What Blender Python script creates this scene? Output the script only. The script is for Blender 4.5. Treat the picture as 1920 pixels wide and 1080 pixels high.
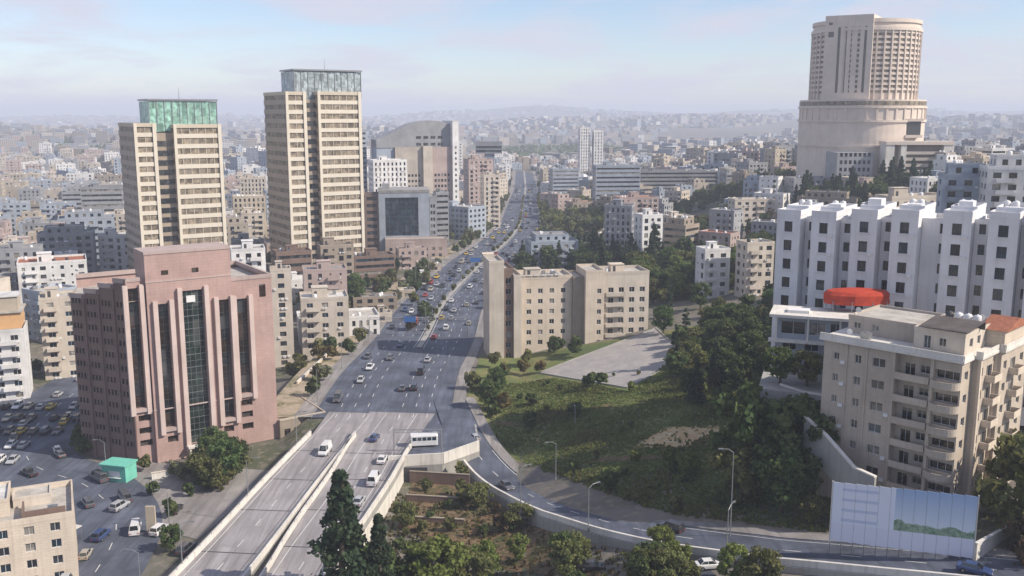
import bpy, math, random
import numpy as np
from mathutils import Vector, Matrix
sc = bpy.context.scene
for o in list(bpy.data.objects): bpy.data.objects.remove(o)
rad = math.radians
rnd = random.Random(7)
npr = np.random.RandomState(11)

# ------------------------------------------------------------------ camera, sky, sun, exposure
H = 75.0
FPX = 1800.0
PITCH = math.atan(325.0 / FPX)
cd = bpy.data.cameras.new('camera'); cam = bpy.data.objects.new('camera', cd)
sc.collection.objects.link(cam); sc.camera = cam
cam.location = (0, 0, H); cam.rotation_euler = (math.pi / 2 - PITCH, 0, 0)
cd.sensor_width = 36; cd.lens = 36 * FPX / 1920; cd.clip_start = 0.5; cd.clip_end = 40000
SUN_AZ, SUN_EL = 108.0, 39.0          # clockwise from the view direction (+Y); degrees
world = bpy.data.worlds.new('World'); sc.world = world; world.use_nodes = True
def build_world():
    nt = world.node_tree; nt.nodes.clear()
    N = nt.nodes.new; L = nt.links.new
    out = N('ShaderNodeOutputWorld'); bg = N('ShaderNodeBackground')
    sky = N('ShaderNodeTexSky'); sky.sky_type = 'NISHITA'; sky.sun_disc = False
    sky.sun_elevation = rad(SUN_EL); sky.sun_rotation = rad(SUN_AZ)
    sky.altitude = 800; sky.air_density = 1.0; sky.dust_density = 0.6; sky.ozone_density = 2.0
    bg.inputs[1].default_value = 0.13
    # thin high cloud: noise over the direction projected on a cloud deck
    tc = N('ShaderNodeTexCoord'); sep = N('ShaderNodeSeparateXYZ'); L(tc.outputs['Generated'], sep.inputs[0])
    mx = N('ShaderNodeMath'); mx.operation = 'MAXIMUM'; L(sep.outputs[2], mx.inputs[0]); mx.inputs[1].default_value = 0.0
    ad = N('ShaderNodeMath'); ad.operation = 'ADD'; L(mx.outputs[0], ad.inputs[0]); ad.inputs[1].default_value = 0.16
    dx = N('ShaderNodeMath'); dx.operation = 'DIVIDE'; L(sep.outputs[0], dx.inputs[0]); L(ad.outputs[0], dx.inputs[1])
    dy = N('ShaderNodeMath'); dy.operation = 'DIVIDE'; L(sep.outputs[1], dy.inputs[0]); L(ad.outputs[0], dy.inputs[1])
    cb = N('ShaderNodeCombineXYZ'); L(dx.outputs[0], cb.inputs[0]); L(dy.outputs[0], cb.inputs[1])
    no = N('ShaderNodeTexNoise'); L(cb.outputs[0], no.inputs['Vector'])
    no.inputs['Scale'].default_value = 1.1; no.inputs['Detail'].default_value = 7; no.inputs['Roughness'].default_value = 0.55
    no.inputs['Distortion'].default_value = 0.4
    mr = N('ShaderNodeMapRange'); L(no.outputs[0], mr.inputs[0])
    mr.inputs[1].default_value = 0.40; mr.inputs[2].default_value = 0.64; mr.inputs[3].default_value = CLOUD[0]; mr.inputs[4].default_value = CLOUD[1]
    mr.interpolation_type = 'SMOOTHSTEP'
    mix = N('ShaderNodeMix'); mix.data_type = 'RGBA'
    tint = N('ShaderNodeMix'); tint.data_type = 'RGBA'; tint.blend_type = 'MULTIPLY'; tint.inputs[0].default_value = 1; L(sky.outputs[0], tint.inputs[6]); tint.inputs[7].default_value = (.99, .955, 1.0, 1)
    up = N('ShaderNodeMapRange'); L(sep.outputs[2], up.inputs[0]); up.inputs[1].default_value = -.03; up.inputs[2].default_value = 0.0; cl = N('ShaderNodeMath'); cl.operation = 'MULTIPLY'; L(up.outputs[0], cl.inputs[0]); L(mr.outputs[0], cl.inputs[1])
    L(cl.outputs[0], mix.inputs[0]); L(tint.outputs[2], mix.inputs[6]); mix.inputs[7].default_value = CLOUD_COL
    L(mix.outputs[2], bg.inputs[0]); L(bg.outputs[0], out.inputs[0])
CLOUD = (0.0, 0.85)
CLOUD_COL = (4.75, 4.65, 5.4, 1)
build_world()
sl = bpy.data.lights.new('sun', 'SUN'); sun = bpy.data.objects.new('sun', sl); sc.collection.objects.link(sun)
sl.energy = 4.8; sl.angle = rad(0.6); sl.color = (1.0, 0.90, 0.76)
sdir = Vector((math.sin(rad(SUN_AZ)) * math.cos(rad(SUN_EL)), math.cos(rad(SUN_AZ)) * math.cos(rad(SUN_EL)), math.sin(rad(SUN_EL))))
sun.rotation_euler = sdir.to_track_quat('Z', 'Y').to_euler(); sun.location = sdir * 300
sc.view_settings.view_transform = 'Standard'; sc.view_settings.look = 'None'
sc.view_settings.exposure = 0.25; sc.view_settings.gamma = 1.0; sc.view_settings.use_curve_mapping = False
sc.render.engine = 'CYCLES'
cy = sc.cycles
cy.max_bounces = 5; cy.diffuse_bounces = 3; cy.glossy_bounces = 2; cy.transmission_bounces = 2; cy.volume_bounces = 3
cy.transparent_max_bounces = 4; cy.use_denoising = True; cy.caustics_reflective = False; cy.caustics_refractive = False

# ------------------------------------------------------------------ terrain height and pixel rays
def sm(a, b, x):
    t = np.clip((np.asarray(x, float) - a) / (b - a), 0, 1); return t * t * (3 - 2 * t)
BLV = ([232, 274, 314, 390, 493, 567, 666, 830, 1000, 1300], [-33, -33, -30, -27, -15, -4, 5, 9, 14, 16], [17.5, 17.2, 17, 16.5, 17, 16, 14, 12, 11.5, 11])
def hgt(x, y):
    """Height of the land: a low ground round the flyover, the boulevard at 0, a slope up to the right, far ridges."""
    x = np.asarray(x, float); y = np.asarray(y, float)
    yt = 222 + 95 * sm(-52, -66, x) * 1.0
    dip = -5.0 * (1 - sm(yt - 14, yt + 14, y)) * (1 - sm(-8, 22, x))
    slope = np.minimum(0.18 * np.maximum(x - 2, 0), 18)
    slope = slope * (1 - 0.55 * sm(300, 480, y) * (1 - sm(90, 220, x)))
    up = 20 * sm(210, 560, y) * sm(60, 230, x - 0.05 * y + 20)
    far_fade = 1 - sm(850, 1500, y)
    near = dip + (slope + up) * far_fade
    n1 = np.sin(x * 0.0021 + 1.3) * np.sin(y * 0.0017 + .5) + .5 * np.sin(x * 0.0046 + y * 0.0031)
    roll = 16 * sm(1300, 2600, y) * (n1 + .4)
    xa = x / np.maximum(y, 1)
    ridge2 = 50 * np.exp(-((y - 4300 - 500 * np.sin(xa * 9)) / 700) ** 2) * sm(-.05, .18, xa)
    ridge = (105 + 16 * np.sin(xa * 23 + 1) + 9 * np.sin(xa * 61)) * np.exp(-((y - 8600) / 1500) ** 2) * (0.42 + .58 * sm(-.22, -.02, xa) )
    left = -9 * sm(-150, -420, x) * sm(250, 600, y) * (1 - sm(900, 1800, y))
    land = near + roll + ridge + ridge2 + left
    cx = np.interp(y, *BLV[:2]); w = np.interp(y, BLV[0], BLV[2])      # the boulevard runs level through the slope
    cut = (1 - sm(w + 3, w + 24, np.abs(x - cx))) * sm(238, 262, y) * (1 - sm(1150, 1450, y))
    return land * (1 - cut) - .12 * cut
def h1(x, y): return float(hgt(x, y))
SP, CP = math.sin(PITCH), math.cos(PITCH)
def rayd(px, py):
    a = (px - 960) / FPX; b = (540 - py) / FPX
    return (a, CP + b * SP, -SP + b * CP)
def hit(px, py, off=0.0):
    """Where the sight line through a photo pixel meets the land (raised by off)."""
    dx, dy, dz = rayd(px, py); t = 60.0
    while t < 9000:
        if H + dz * t <= h1(dx * t, dy * t) + off:
            lo, hi = t - max(1.0, t * .01) * 1.2, t
            for _ in range(30):
                m = (lo + hi) / 2
                if H + dz * m <= h1(dx * m, dy * m) + off: hi = m
                else: lo = m
            return (dx * hi, dy * hi, H + dz * hi)
        t += max(1.0, t * .01)
    return (dx * t, dy * t, H + dz * t)
def atY(px, py, Y):
    dx, dy, dz = rayd(px, py); t = Y / dy
    return (dx * t, Y, H + dz * t)
def atZ(px, py, z):
    dx, dy, dz = rayd(px, py); t = (z - H) / dz
    return (dx * t, dy * t, z)
def proj(x, y, z):
    zc = y * CP - (z - H) * SP
    return 960 + FPX * x / zc, 540 - FPX * (y * SP + (z - H) * CP) / zc, zc

# ------------------------------------------------------------------ materials
MATS = {}
def nodes(name, rough=.8, spec=.3, metal=0.0):
    m = bpy.data.materials.new(name); m.use_nodes = True; MATS[name] = m
    b = m.node_tree.nodes['Principled BSDF']
    b.inputs['Roughness'].default_value = rough; b.inputs['Metallic'].default_value = metal
    b.inputs['Specular IOR Level'].default_value = spec
    return m, m.node_tree, b
def mixcol(nt, fac, a, b):
    n = nt.nodes.new('ShaderNodeMix'); n.data_type = 'RGBA'
    for i, v in ((0, fac), (6, a), (7, b)):
        if hasattr(v, 'is_linked') or hasattr(v, 'links'): nt.links.new(v, n.inputs[i])
        else: n.inputs[i].default_value = v if i == 0 else (*v[:3], 1)
    return n.outputs[2]
def noise(nt, scale, detail=4, rough=.6, coord='Object', vec=None, stretch=None):
    N = nt.nodes.new
    if vec is None:
        if coord == 'World':
            g = N('ShaderNodeNewGeometry'); vec = g.outputs['Position']
        else:
            g = N('ShaderNodeTexCoord'); vec = g.outputs[coord]
    if stretch:
        mp = N('ShaderNodeMapping'); nt.links.new(vec, mp.inputs[0]); mp.inputs['Scale'].default_value = stretch; vec = mp.outputs[0]
    n = N('ShaderNodeTexNoise'); n.inputs['Scale'].default_value = scale; n.inputs['Detail'].default_value = detail
    n.inputs['Roughness'].default_value = rough; nt.links.new(vec, n.inputs['Vector'])
    return n.outputs[0]
def ramp(nt, v, lo, hi, a=0.0, b=1.0):
    n = nt.nodes.new('ShaderNodeMapRange'); nt.links.new(v, n.inputs[0])
    n.inputs[1].default_value = lo; n.inputs[2].default_value = hi; n.inputs[3].default_value = a; n.inputs[4].default_value = b
    return n.outputs[0]
def bump(nt, b, h, strength=.3, dist=.05):
    n = nt.nodes.new('ShaderNodeBump'); n.inputs['Strength'].default_value = strength; n.inputs['Distance'].default_value = dist
    nt.links.new(h, n.inputs['Height']); nt.links.new(n.outputs[0], b.inputs['Normal'])
def sc3(c, k): return tuple(min(1, x * k) for x in c)
def joints(nt, col, pw, ph, dark=.84):
    """Thin stone panel joints in the part's own frame (run along the wall, height)."""
    N = nt.nodes.new; g = N('ShaderNodeTexCoord'); sp = N('ShaderNodeSeparateXYZ'); nt.links.new(g.outputs['Object'], sp.inputs[0])
    a = N('ShaderNodeMath'); a.operation = 'ADD'; nt.links.new(sp.outputs[0], a.inputs[0]); nt.links.new(sp.outputs[1], a.inputs[1])
    cb = N('ShaderNodeCombineXYZ'); nt.links.new(a.outputs[0], cb.inputs[0]); nt.links.new(sp.outputs[2], cb.inputs[1])
    br = N('ShaderNodeTexBrick'); nt.links.new(cb.outputs[0], br.inputs['Vector']); br.inputs['Scale'].default_value = 1.0
    br.inputs['Brick Width'].default_value = pw; br.inputs['Row Height'].default_value = ph; br.inputs['Mortar Size'].default_value = .035; br.offset = 0.5
    br.inputs['Color1'].default_value = (1, 1, 1, 1); br.inputs['Color2'].default_value = (.94, .94, .94, 1); br.inputs['Mortar'].default_value = (dark,) * 3 + (1,)
    m = N('ShaderNodeMix'); m.data_type = 'RGBA'; m.blend_type = 'MULTIPLY'; m.inputs[0].default_value = 1; nt.links.new(col, m.inputs[6]); nt.links.new(br.outputs[0], m.inputs[7])
    return m.outputs[2], br.outputs[1]
def wall_mat(name, c, var=.16, rough=.85, streak=.35, rv=.0, panel=None):
    """Plaster or stone: broad tone variation, vertical dirt streaks, fine grain."""
    m, nt, b = nodes(name, rough, .25)
    col = mixcol(nt, ramp(nt, noise(nt, .16, 5, coord='World'), .3, .7), sc3(c, 1 - var), sc3(c, 1 + var))
    st = ramp(nt, noise(nt, .9, 5, coord='World', stretch=(1.3, 1.3, .10)), .50, .78)
    s2 = nt.nodes.new('ShaderNodeMath'); s2.operation = 'MULTIPLY'; nt.links.new(st, s2.inputs[0]); s2.inputs[1].default_value = streak
    col = mixcol(nt, s2.outputs[0], col, tuple(x * .5 for x in (c[0], c[1] * .95, c[2] * .88)))
    if rv:
        oi = nt.nodes.new('ShaderNodeObjectInfo')
        hs = nt.nodes.new('ShaderNodeHueSaturation'); nt.links.new(col, hs.inputs['Color'])
        nt.links.new(ramp(nt, oi.outputs['Random'], 0, 1, 1 - rv, 1 + rv), hs.inputs['Value']); col = hs.outputs[0]
    if panel: col, _f = joints(nt, col, *panel)
    nt.links.new(col, b.inputs['Base Color'])
    bump(nt, b, noise(nt, 2.2, 6, .7, coord='World'), .25, .05)
    return m
def plain(name, c, rough=.6, metal=0.0, spec=.4, var=.08, scale=.8, rv=0):
    m, nt, b = nodes(name, rough, spec, metal)
    col = mixcol(nt, ramp(nt, noise(nt, scale, 4), .3, .7), sc3(c, 1 - var), sc3(c, 1 + var))
    if rv:
        oi = nt.nodes.new('ShaderNodeObjectInfo')
        hs = nt.nodes.new('ShaderNodeHueSaturation'); nt.links.new(col, hs.inputs['Color'])
        nt.links.new(ramp(nt, oi.outputs['Random'], 0, 1, 1 - rv, 1 + rv), hs.inputs['Value']); col = hs.outputs[0]
    nt.links.new(col, b.inputs['Base Color']); return m
WALLC = dict(cream=(.54, .48, .41), white=(.68, .67, .66), grey=(.30, .305, .32), beige=(.42, .37, .32), sand=(.45, .39, .31),
             pink=(.42, .335, .31), bluegrey=(.33, .37, .43), tan=(.31, .26, .21), brown=(.20, .14, .115))
for k, c in WALLC.items(): wall_mat(k, c, rv=.08)
wall_mat('granite_pale', (.56, .45, .41), .10, .6, .3)
wall_mat('granite', (.42, .29, .26), .14, .6, .3, panel=(1.6, .75))
wall_mat('granite_shade', (.20, .135, .118), .14, .5, .3, panel=(1.6, .75))  # granite darkened to carry the shade of the left face
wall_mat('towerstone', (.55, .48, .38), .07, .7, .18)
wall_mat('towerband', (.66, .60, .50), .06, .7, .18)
wall_mat('towershade', (.40, .34, .28), .08, .7, .2)  # darker tower stone, left-side shade put into the colour
wall_mat('drumstone', (.66, .57, .49), .08, .7, .2)
wall_mat('whiteblock', (.70, .70, .72), .08, .8, .3, panel=(9, 3.95, .9))
wall_mat('aptstone', (.50, .43, .355), .14, .85, .4, panel=(.9, .42))
wall_mat('parapetwhite', (.66, .63, .58), .14, .8, .6)
wall_mat('concrete', (.34, .33, .31), .14, .9, .5)
wall_mat('creamfront', (.64, .55, .45), .12, .8, .4, panel=(1.2, .5))
def roof_mat(name, c):
    m, nt, b = nodes(name, .9, .2)
    n1 = ramp(nt, noise(nt, .35, 6, .65, coord='World'), .35, .7)
    col = mixcol(nt, n1, sc3(c, .72), sc3(c, 1.2))
    n2 = ramp(nt, noise(nt, 1.6, 4, coord='World'), .58, .7)
    col = mixcol(nt, n2, col, sc3(c, .5)); nt.links.new(col, b.inputs['Base Color'])
roof_mat('roof_pale', (.46, .43, .39)); roof_mat('roof_grey', (.30, .295, .29)); roof_mat('roof_dark', (.12, .105, .10)); roof_mat('roof_white', (.62, .61, .59))
def tile_mat(name, c):
    m, nt, b = nodes(name, .8, .2)
    w = nt.nodes.new('ShaderNodeTexWave'); w.inputs['Scale'].default_value = 3.0; w.bands_direction = 'X'
    g = nt.nodes.new('ShaderNodeTexCoord'); nt.links.new(g.outputs['Object'], w.inputs['Vector'])
    col = mixcol(nt, ramp(nt, noise(nt, 1.5, 5), .3, .7), sc3(c, .7), sc3(c, 1.2)); nt.links.new(col, b.inputs['Base Color'])
    bump(nt, b, w.outputs[1], .6, .05)
tile_mat('roof_tile', (.38, .15, .09))
def glass(name, c, rough=.12, spec=.8):
    m, nt, b = nodes(name, rough, spec)
    col = mixcol(nt, ramp(nt, noise(nt, .6, 2, coord='World'), .35, .65), sc3(c, .6), sc3(c, 1.5)); g = nt.nodes.new('ShaderNodeNewGeometry'); sn = nt.nodes.new('ShaderNodeVectorMath'); sn.operation = 'SNAP'; nt.links.new(g.outputs['Position'], sn.inputs[0]); sn.inputs[1].default_value = (1.7, 1.7, 3.1)
    wn = nt.nodes.new('ShaderNodeTexWhiteNoise'); nt.links.new(sn.outputs[0], wn.inputs['Vector'])
    col = mixcol(nt, ramp(nt, wn.outputs[0], .72, .98, 0, .7), col, tuple(.5 * x + .09 for x in c)); col = mixcol(nt, ramp(nt, wn.outputs[0], .45, .05, 0, .75), col, sc3(c, .3)); nt.links.new(col, b.inputs['Base Color'])
glass('glass_dark', (.022, .026, .030)); glass('glass_blue', (.015, .035, .055)); glass('glass_green', (.26, .47, .39), .35, .5)
glass('glass_brown', (.035, .022, .016)); glass('glass_tower', (.25, .205, .15), .55, .3); glass('glass_pale', (.30, .34, .36), .25, .6)
glass('blind', (.26, .24, .21), .6, .3); glass('glass_dkgreen', (.018, .03, .027)); glass('glass_haze', (.32, .38, .40), .35, .5)
plain('frame_white', (.6, .6, .6), .5); plain('frame_dark', (.06, .06, .065), .5); plain('metal_grey', (.30, .31, .32), .4, .6)
plain('pole_metal', (.34, .35, .36), .45, .5); plain('tank_white', (.68, .68, .68), .5); plain('red_fabric', (.42, .06, .035), .95, spec=.1, var=.2, scale=.6)
plain('tank_black', (.05, .05, .055), .5); plain('rubber', (.018, .018, .018), .9); plain('teal', (.16, .50, .40), .6)
plain('sign_blue', (.05, .16, .42), .5); plain('sunlit_orange', (.62, .37, .18), .6); plain('panel_white', (.62, .68, .80), .5, var=.04)  # orange sunlight put into the rooftop pavilion's wall colour
def asphalt(name, c, patch=.35):
    m, nt, b = nodes(name, .85, .3)
    n1 = ramp(nt, noise(nt, .12, 6, .6, coord='World'), .3, .7)
    col = mixcol(nt, n1, sc3(c, 1 - patch), sc3(c, 1 + patch))
    g = nt.nodes.new('ShaderNodeNewGeometry'); br = nt.nodes.new('ShaderNodeTexBrick'); mp = nt.nodes.new('ShaderNodeMapping'); mp.inputs['Rotation'].default_value = (0, 0, rad(86)); nt.links.new(g.outputs['Position'], mp.inputs[0]); nt.links.new(mp.outputs[0], br.inputs['Vector'])
    br.inputs['Scale'].default_value = 1; br.inputs['Brick Width'].default_value = 17; br.inputs['Row Height'].default_value = 3.4; br.inputs['Mortar Size'].default_value = .05; br.inputs['Color1'].default_value = (1, 1, 1, 1); br.inputs['Color2'].default_value = (.78, .78, .79, 1); br.inputs['Mortar'].default_value = (.7, .7, .7, 1)
    mm = nt.nodes.new('ShaderNodeMix'); mm.data_type = 'RGBA'; mm.blend_type = 'MULTIPLY'; mm.inputs[0].default_value = .8; nt.links.new(col, mm.inputs[6]); nt.links.new(br.outputs[0], mm.inputs[7]); col = mm.outputs[2]
    n2 = ramp(nt, noise(nt, .5, 4, coord='World', stretch=(1.6, .12, 1)), .42, .75)
    col = mixcol(nt, n2, col, sc3(c, .52)); n3 = ramp(nt, noise(nt, .9, 5, .7, coord='World'), .60, .72); col = mixcol(nt, n3, col, sc3(c, .6)); nt.links.new(col, b.inputs['Base Color'])
    bump(nt, b, noise(nt, 6, 4, coord='World'), .2, .02)
asphalt('asphalt', (.108, .122, .162), .42); asphalt('asphalt_pale', (.34, .32, .325), .16); asphalt('paving', (.30, .28, .27), .2)

plain('paint_white', (.60, .60, .58), .7, var=.2, scale=2.); plain('paint_yellow', (.6, .45, .08), .7)
def ground_mat(name, cs, scales=(.012, .06, .5)):
    m, nt, b = nodes(name, .95, .15)
    col = mixcol(nt, ramp(nt, noise(nt, scales[0], 6, .6, coord='World'), .38, .62), cs[0], cs[1])
    col = mixcol(nt, ramp(nt, noise(nt, scales[1], 6, .6, coord='World'), .45, .62), col, cs[2])
    col = mixcol(nt, ramp(nt, noise(nt, scales[2], 6, .6, coord='World'), .5, .7), col, cs[3])
    nt.links.new(col, b.inputs['Base Color']); bump(nt, b, noise(nt, .8, 6, coord='World'), .5, .3)
ground_mat('city_ground', ((.20, .175, .15), (.14, .135, .13), (.085, .095, .055), (.25, .215, .17)))
ground_mat('paving_lot', ((.36, .335, .32), (.31, .29, .285), (.40, .37, .34), (.33, .31, .30)), (.05, .25, 1.5))
ground_mat('park_grass', ((.14, .18, .055), (.085, .125, .05), (.22, .20, .085), (.13, .125, .07)), (.02, .09, .7))
ground_mat('brown_earth', ((.17, .105, .065), (.13, .10, .06), (.065, .075, .03), (.22, .16, .10)), (.05, .2, .9))
ground_mat('verge_sand', ((.38, .31, .23), (.30, .25, .19), (.16, .15, .08), (.44, .37, .28)), (.05, .2, 1.0))
ground_mat('sand_patch', ((.52, .38, .20), (.46, .32, .17), (.55, .45, .28), (.38, .26, .14)), (.1, .3, 1.2))
def leaf_mat(name, a, b2, trans=.38):
    m, nt, b = nodes(name, .65, .25)
    oi = nt.nodes.new('ShaderNodeObjectInfo')
    col = mixcol(nt, ramp(nt, noise(nt, .7, 4, .7, coord='Object'), .38, .62), a, b2)
    hs = nt.nodes.new('ShaderNodeHueSaturation'); nt.links.new(col, hs.inputs['Color'])
    nt.links.new(ramp(nt, oi.outputs['Random'], 0, 1, .75, 1.3), hs.inputs['Value'])
    nt.links.new(ramp(nt, oi.outputs['Random'], 0, 1, .485, .515), hs.inputs['Hue'])
    nt.links.new(hs.outputs[0], b.inputs['Base Color'])
    tr = nt.nodes.new('ShaderNodeBsdfTranslucent'); nt.links.new(hs.outputs[0], tr.inputs[0])
    mx = nt.nodes.new('ShaderNodeMixShader'); mx.inputs[0].default_value = trans
    out = [n for n in nt.nodes if n.type == 'OUTPUT_MATERIAL'][0]
    nt.links.new(b.outputs[0], mx.inputs[1]); nt.links.new(tr.outputs[0], mx.inputs[2]); nt.links.new(mx.outputs[0], out.inputs[0])
leaf_mat('leaf_dark', (.050, .088, .028), (.12, .155, .048)); leaf_mat('leaf_olive', (.105, .12, .040), (.19, .185, .065))
leaf_mat('leaf_bright', (.12, .16, .035), (.20, .22, .06)); leaf_mat('leaf_autumn', (.20, .15, .05), (.13, .12, .045))
leaf_mat('leaf_pine', (.034, .062, .034), (.062, .095, .045)); leaf_mat('leaf_pale', (.15, .17, .085), (.22, .23, .12)); leaf_mat('leaf_brown', (.14, .09, .05), (.10, .085, .045))
leaf_mat('leaf_grass', (.13, .18, .05), (.20, .23, .07)); leaf_mat('leaf_straw', (.26, .22, .11), (.17, .16, .07))
plain('bark', (.10, .075, .055), .95, var=.3)

# ------------------------------------------------------------------ mesh helpers
COL = sc.collection
def link(name, me, parent=None, loc=(0, 0, 0), rz=0.0):
    o = bpy.data.objects.new(name, me); COL.objects.link(o)
    o.location = loc
    if rz: o.rotation_euler = (0, 0, rz)
    if parent is not None: o.parent = parent
    return o
def thing(name, label=None, cat=None, loc=(0, 0, 0), rz=0.0, group=None):
    o = link(name, None, None, loc, rz); o.empty_display_size = .5
    return tag(o, label, cat, group)
def tag(o, label=None, cat=None, group=None, kind=None):
    if label: o['label'] = label
    if cat: o['category'] = cat
    if group: o['group'] = group
    if kind: o['kind'] = kind
    return o
class MB:
    def __init__(s): s.v = []; s.f = []; s.m = []
    def quad(s, a, b, c, d, m=0):
        n = len(s.v); s.v += [a, b, c, d]; s.f.append((n, n + 1, n + 2, n + 3)); s.m.append(m)
    def poly(s, pts, m=0):
        n = len(s.v); s.v += list(pts); s.f.append(tuple(range(n, n + len(pts)))); s.m.append(m)
    def box(s, x0, x1, y0, y1, z0, z1, m=0, bottom=True):
        n = len(s.v)
        s.v += [(x0, y0, z0), (x1, y0, z0), (x1, y1, z0), (x0, y1, z0), (x0, y0, z1), (x1, y0, z1), (x1, y1, z1), (x0, y1, z1)]
        fs = [(0, 1, 5, 4), (1, 2, 6, 5), (2, 3, 7, 6), (3, 0, 4, 7), (4, 5, 6, 7)] + ([(3, 2, 1, 0)] if bottom else [])
        s.f += [tuple(n + i for i in f) for f in fs]; s.m += [m] * len(fs)
    def prism(s, poly, z0, z1, m=0, mt=None, bottom=False):
        k = len(poly)
        for i in range(k):
            a, b = poly[i], poly[(i + 1) % k]
            s.quad((*a, z0), (*b, z0), (*b, z1), (*a, z1), m)
        s.poly([(*p, z1) for p in poly], m if mt is None else mt)
        if bottom: s.poly([(*p, z0) for p in reversed(poly)], m)
    def tube(s, p0, p1, r0, r1, k=8, m=0, caps=True):
        p0, p1 = Vector(p0), Vector(p1); d = (p1 - p0).normalized()
        a = d.orthogonal().normalized(); b = d.cross(a)
        n = len(s.v)
        for p, r in ((p0, r0), (p1, r1)):
            for i in range(k):
                t = 2 * math.pi * i / k; s.v.append(tuple(p + (a * math.cos(t) + b * math.sin(t)) * r))
        for i in range(k):
            j = (i + 1) % k; s.f.append((n + i, n + j, n + k + j, n + k + i)); s.m.append(m)
        if caps:
            s.f.append(tuple(n + k + i for i in range(k))); s.m.append(m); s.f.append(tuple(n + k - 1 - i for i in range(k))); s.m.append(m)
    def lathe(s, prof, k=24, m=0, a0=0.0, a1=2 * math.pi, c=(0, 0)):
        n = len(s.v); full = abs(a1 - a0 - 2 * math.pi) < 1e-6; kk = k if full else k + 1
        for r, z in prof:
            for i in range(kk):
                t = a0 + (a1 - a0) * i / k; s.v.append((c[0] + r * math.cos(t), c[1] + r * math.sin(t), z))
        for j in range(len(prof) - 1):
            for i in range(k):
                i2 = (i + 1) % kk
                s.f.append((n + j * kk + i, n + j * kk + i2, n + (j + 1) * kk + i2, n + (j + 1) * kk + i)); s.m.append(m)
    def mesh(s, name, mats, smooth=False):
        me = bpy.data.meshes.new(name); me.from_pydata(s.v, [], s.f)
        for m in mats: me.materials.append(MATS[m] if isinstance(m, str) else m)
        if len(mats) > 1: me.polygons.foreach_set('material_index', s.m)
        if smooth: me.polygons.foreach_set('use_smooth', [True] * len(s.f))
        me.update(); return me
    def build(s, name, mats, parent=None, loc=(0, 0, 0), rz=0.0, smooth=False):
        return link(name, s.mesh(name, mats if isinstance(mats, (list, tuple)) else [mats], smooth), parent, loc, rz)
def np_mesh(name, V, F, mats, mi=None, uv=None, colr=None):
    """V (n,3), F (m,4) arrays to a mesh, with an optional face material, corner uv and corner colour."""
    me = bpy.data.meshes.new(name); n, m = len(V), len(F)
    me.vertices.add(n); me.vertices.foreach_set('co', np.asarray(V, np.float32).ravel())
    me.loops.add(m * 4); me.loops.foreach_set('vertex_index', np.asarray(F, np.int32).ravel())
    me.polygons.add(m); me.polygons.foreach_set('loop_start', np.arange(0, m * 4, 4, dtype=np.int32))
    me.polygons.foreach_set('loop_total', np.full(m, 4, np.int32))
    for q in mats: me.materials.append(MATS[q])
    if mi is not None: me.polygons.foreach_set('material_index', np.asarray(mi, np.int32))
    if uv is not None:
        l = me.uv_layers.new(name='uv'); l.data.foreach_set('uv', np.asarray(uv, np.float32).ravel())
    if colr is not None:
        a = me.color_attributes.new('tone', 'FLOAT_COLOR', 'CORNER'); a.data.foreach_set('color', np.asarray(colr, np.float32).ravel())
    me.polygons.foreach_set('use_smooth', [False] * m)
    me.update(calc_edges=True); me.validate(); return me
# ------------------------------------------------------------------ land, roads, pavements
def axis(lo, hi, fine0, fine1, step, grow=1.12, mx=400):
    a = [fine0]
    while a[-1] < fine1: a.append(a[-1] + step)
    s = step
    while a[-1] < hi: s = min(s * grow, mx); a.append(a[-1] + s)
    s = step; b = []
    x = fine0
    while x > lo: s = min(s * grow, mx); x -= s; b.append(x)
    return np.array(b[::-1] + a)
def terrain():
    X = axis(-9000, 9000, -160, 200, 3.5); Y = axis(-400, 16000, 70, 440, 3.5)
    gx, gy = np.meshgrid(X, Y); gz = hgt(gx, gy) - 0.06
    V = np.stack([gx.ravel(), gy.ravel(), gz.ravel()], 1)
    nx, ny = len(X), len(Y); i = np.arange(nx - 1)[None, :] + np.arange(ny - 1)[:, None] * nx
    F = np.stack([i, i + 1, i + 1 + nx, i + nx], -1).reshape(-1, 4)
    me = np_mesh('ground', V, F, ['city_ground']); me.polygons.foreach_set('use_smooth', [True] * len(F))
    tag(link('ground', me), kind='structure')
terrain()
def drape(name, corners, mat, off=.08, n=24, m=24, kind='structure', label=None):
    """A sheet over the land between four corners (x, y), given counter-clockwise."""
    a, b, c, d = [np.array(p[:2], float) for p in corners]
    u = np.linspace(0, 1, n + 1)[None, :, None]; v = np.linspace(0, 1, m + 1)[:, None, None]
    P = (a * (1 - u) + b * u) * (1 - v) + (d * (1 - u) + c * u) * v
    P = P.reshape(-1, 2); V = np.column_stack([P, hgt(P[:, 0], P[:, 1]) + off])
    i = np.arange(n)[None, :] + np.arange(m)[:, None] * (n + 1)
    F = np.stack([i, i + 1, i + n + 2, i + n + 1], -1).reshape(-1, 4)
    o = link(name, np_mesh(name, V, F, [mat])); return tag(o, label, kind=kind)
def resample(pts, step):
    P = [np.array(p, float) for p in pts]; out = [P[0]]
    # Catmull-Rom
    Q = [2 * P[0] - P[1]] + P + [2 * P[-1] - P[-2]]
    for i in range(1, len(Q) - 2):
        n = max(1, int(np.linalg.norm(Q[i + 1] - Q[i]) / step))
        for k in range(1, n + 1):
            t = k / n; a, b, c, d = Q[i - 1], Q[i], Q[i + 1], Q[i + 2]
            out.append(.5 * ((2 * b) + (c - a) * t + (2 * a - 5 * b + 4 * c - d) * t * t + (3 * b - a - 3 * c + d) * t ** 3))
    return np.array(out)
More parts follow.
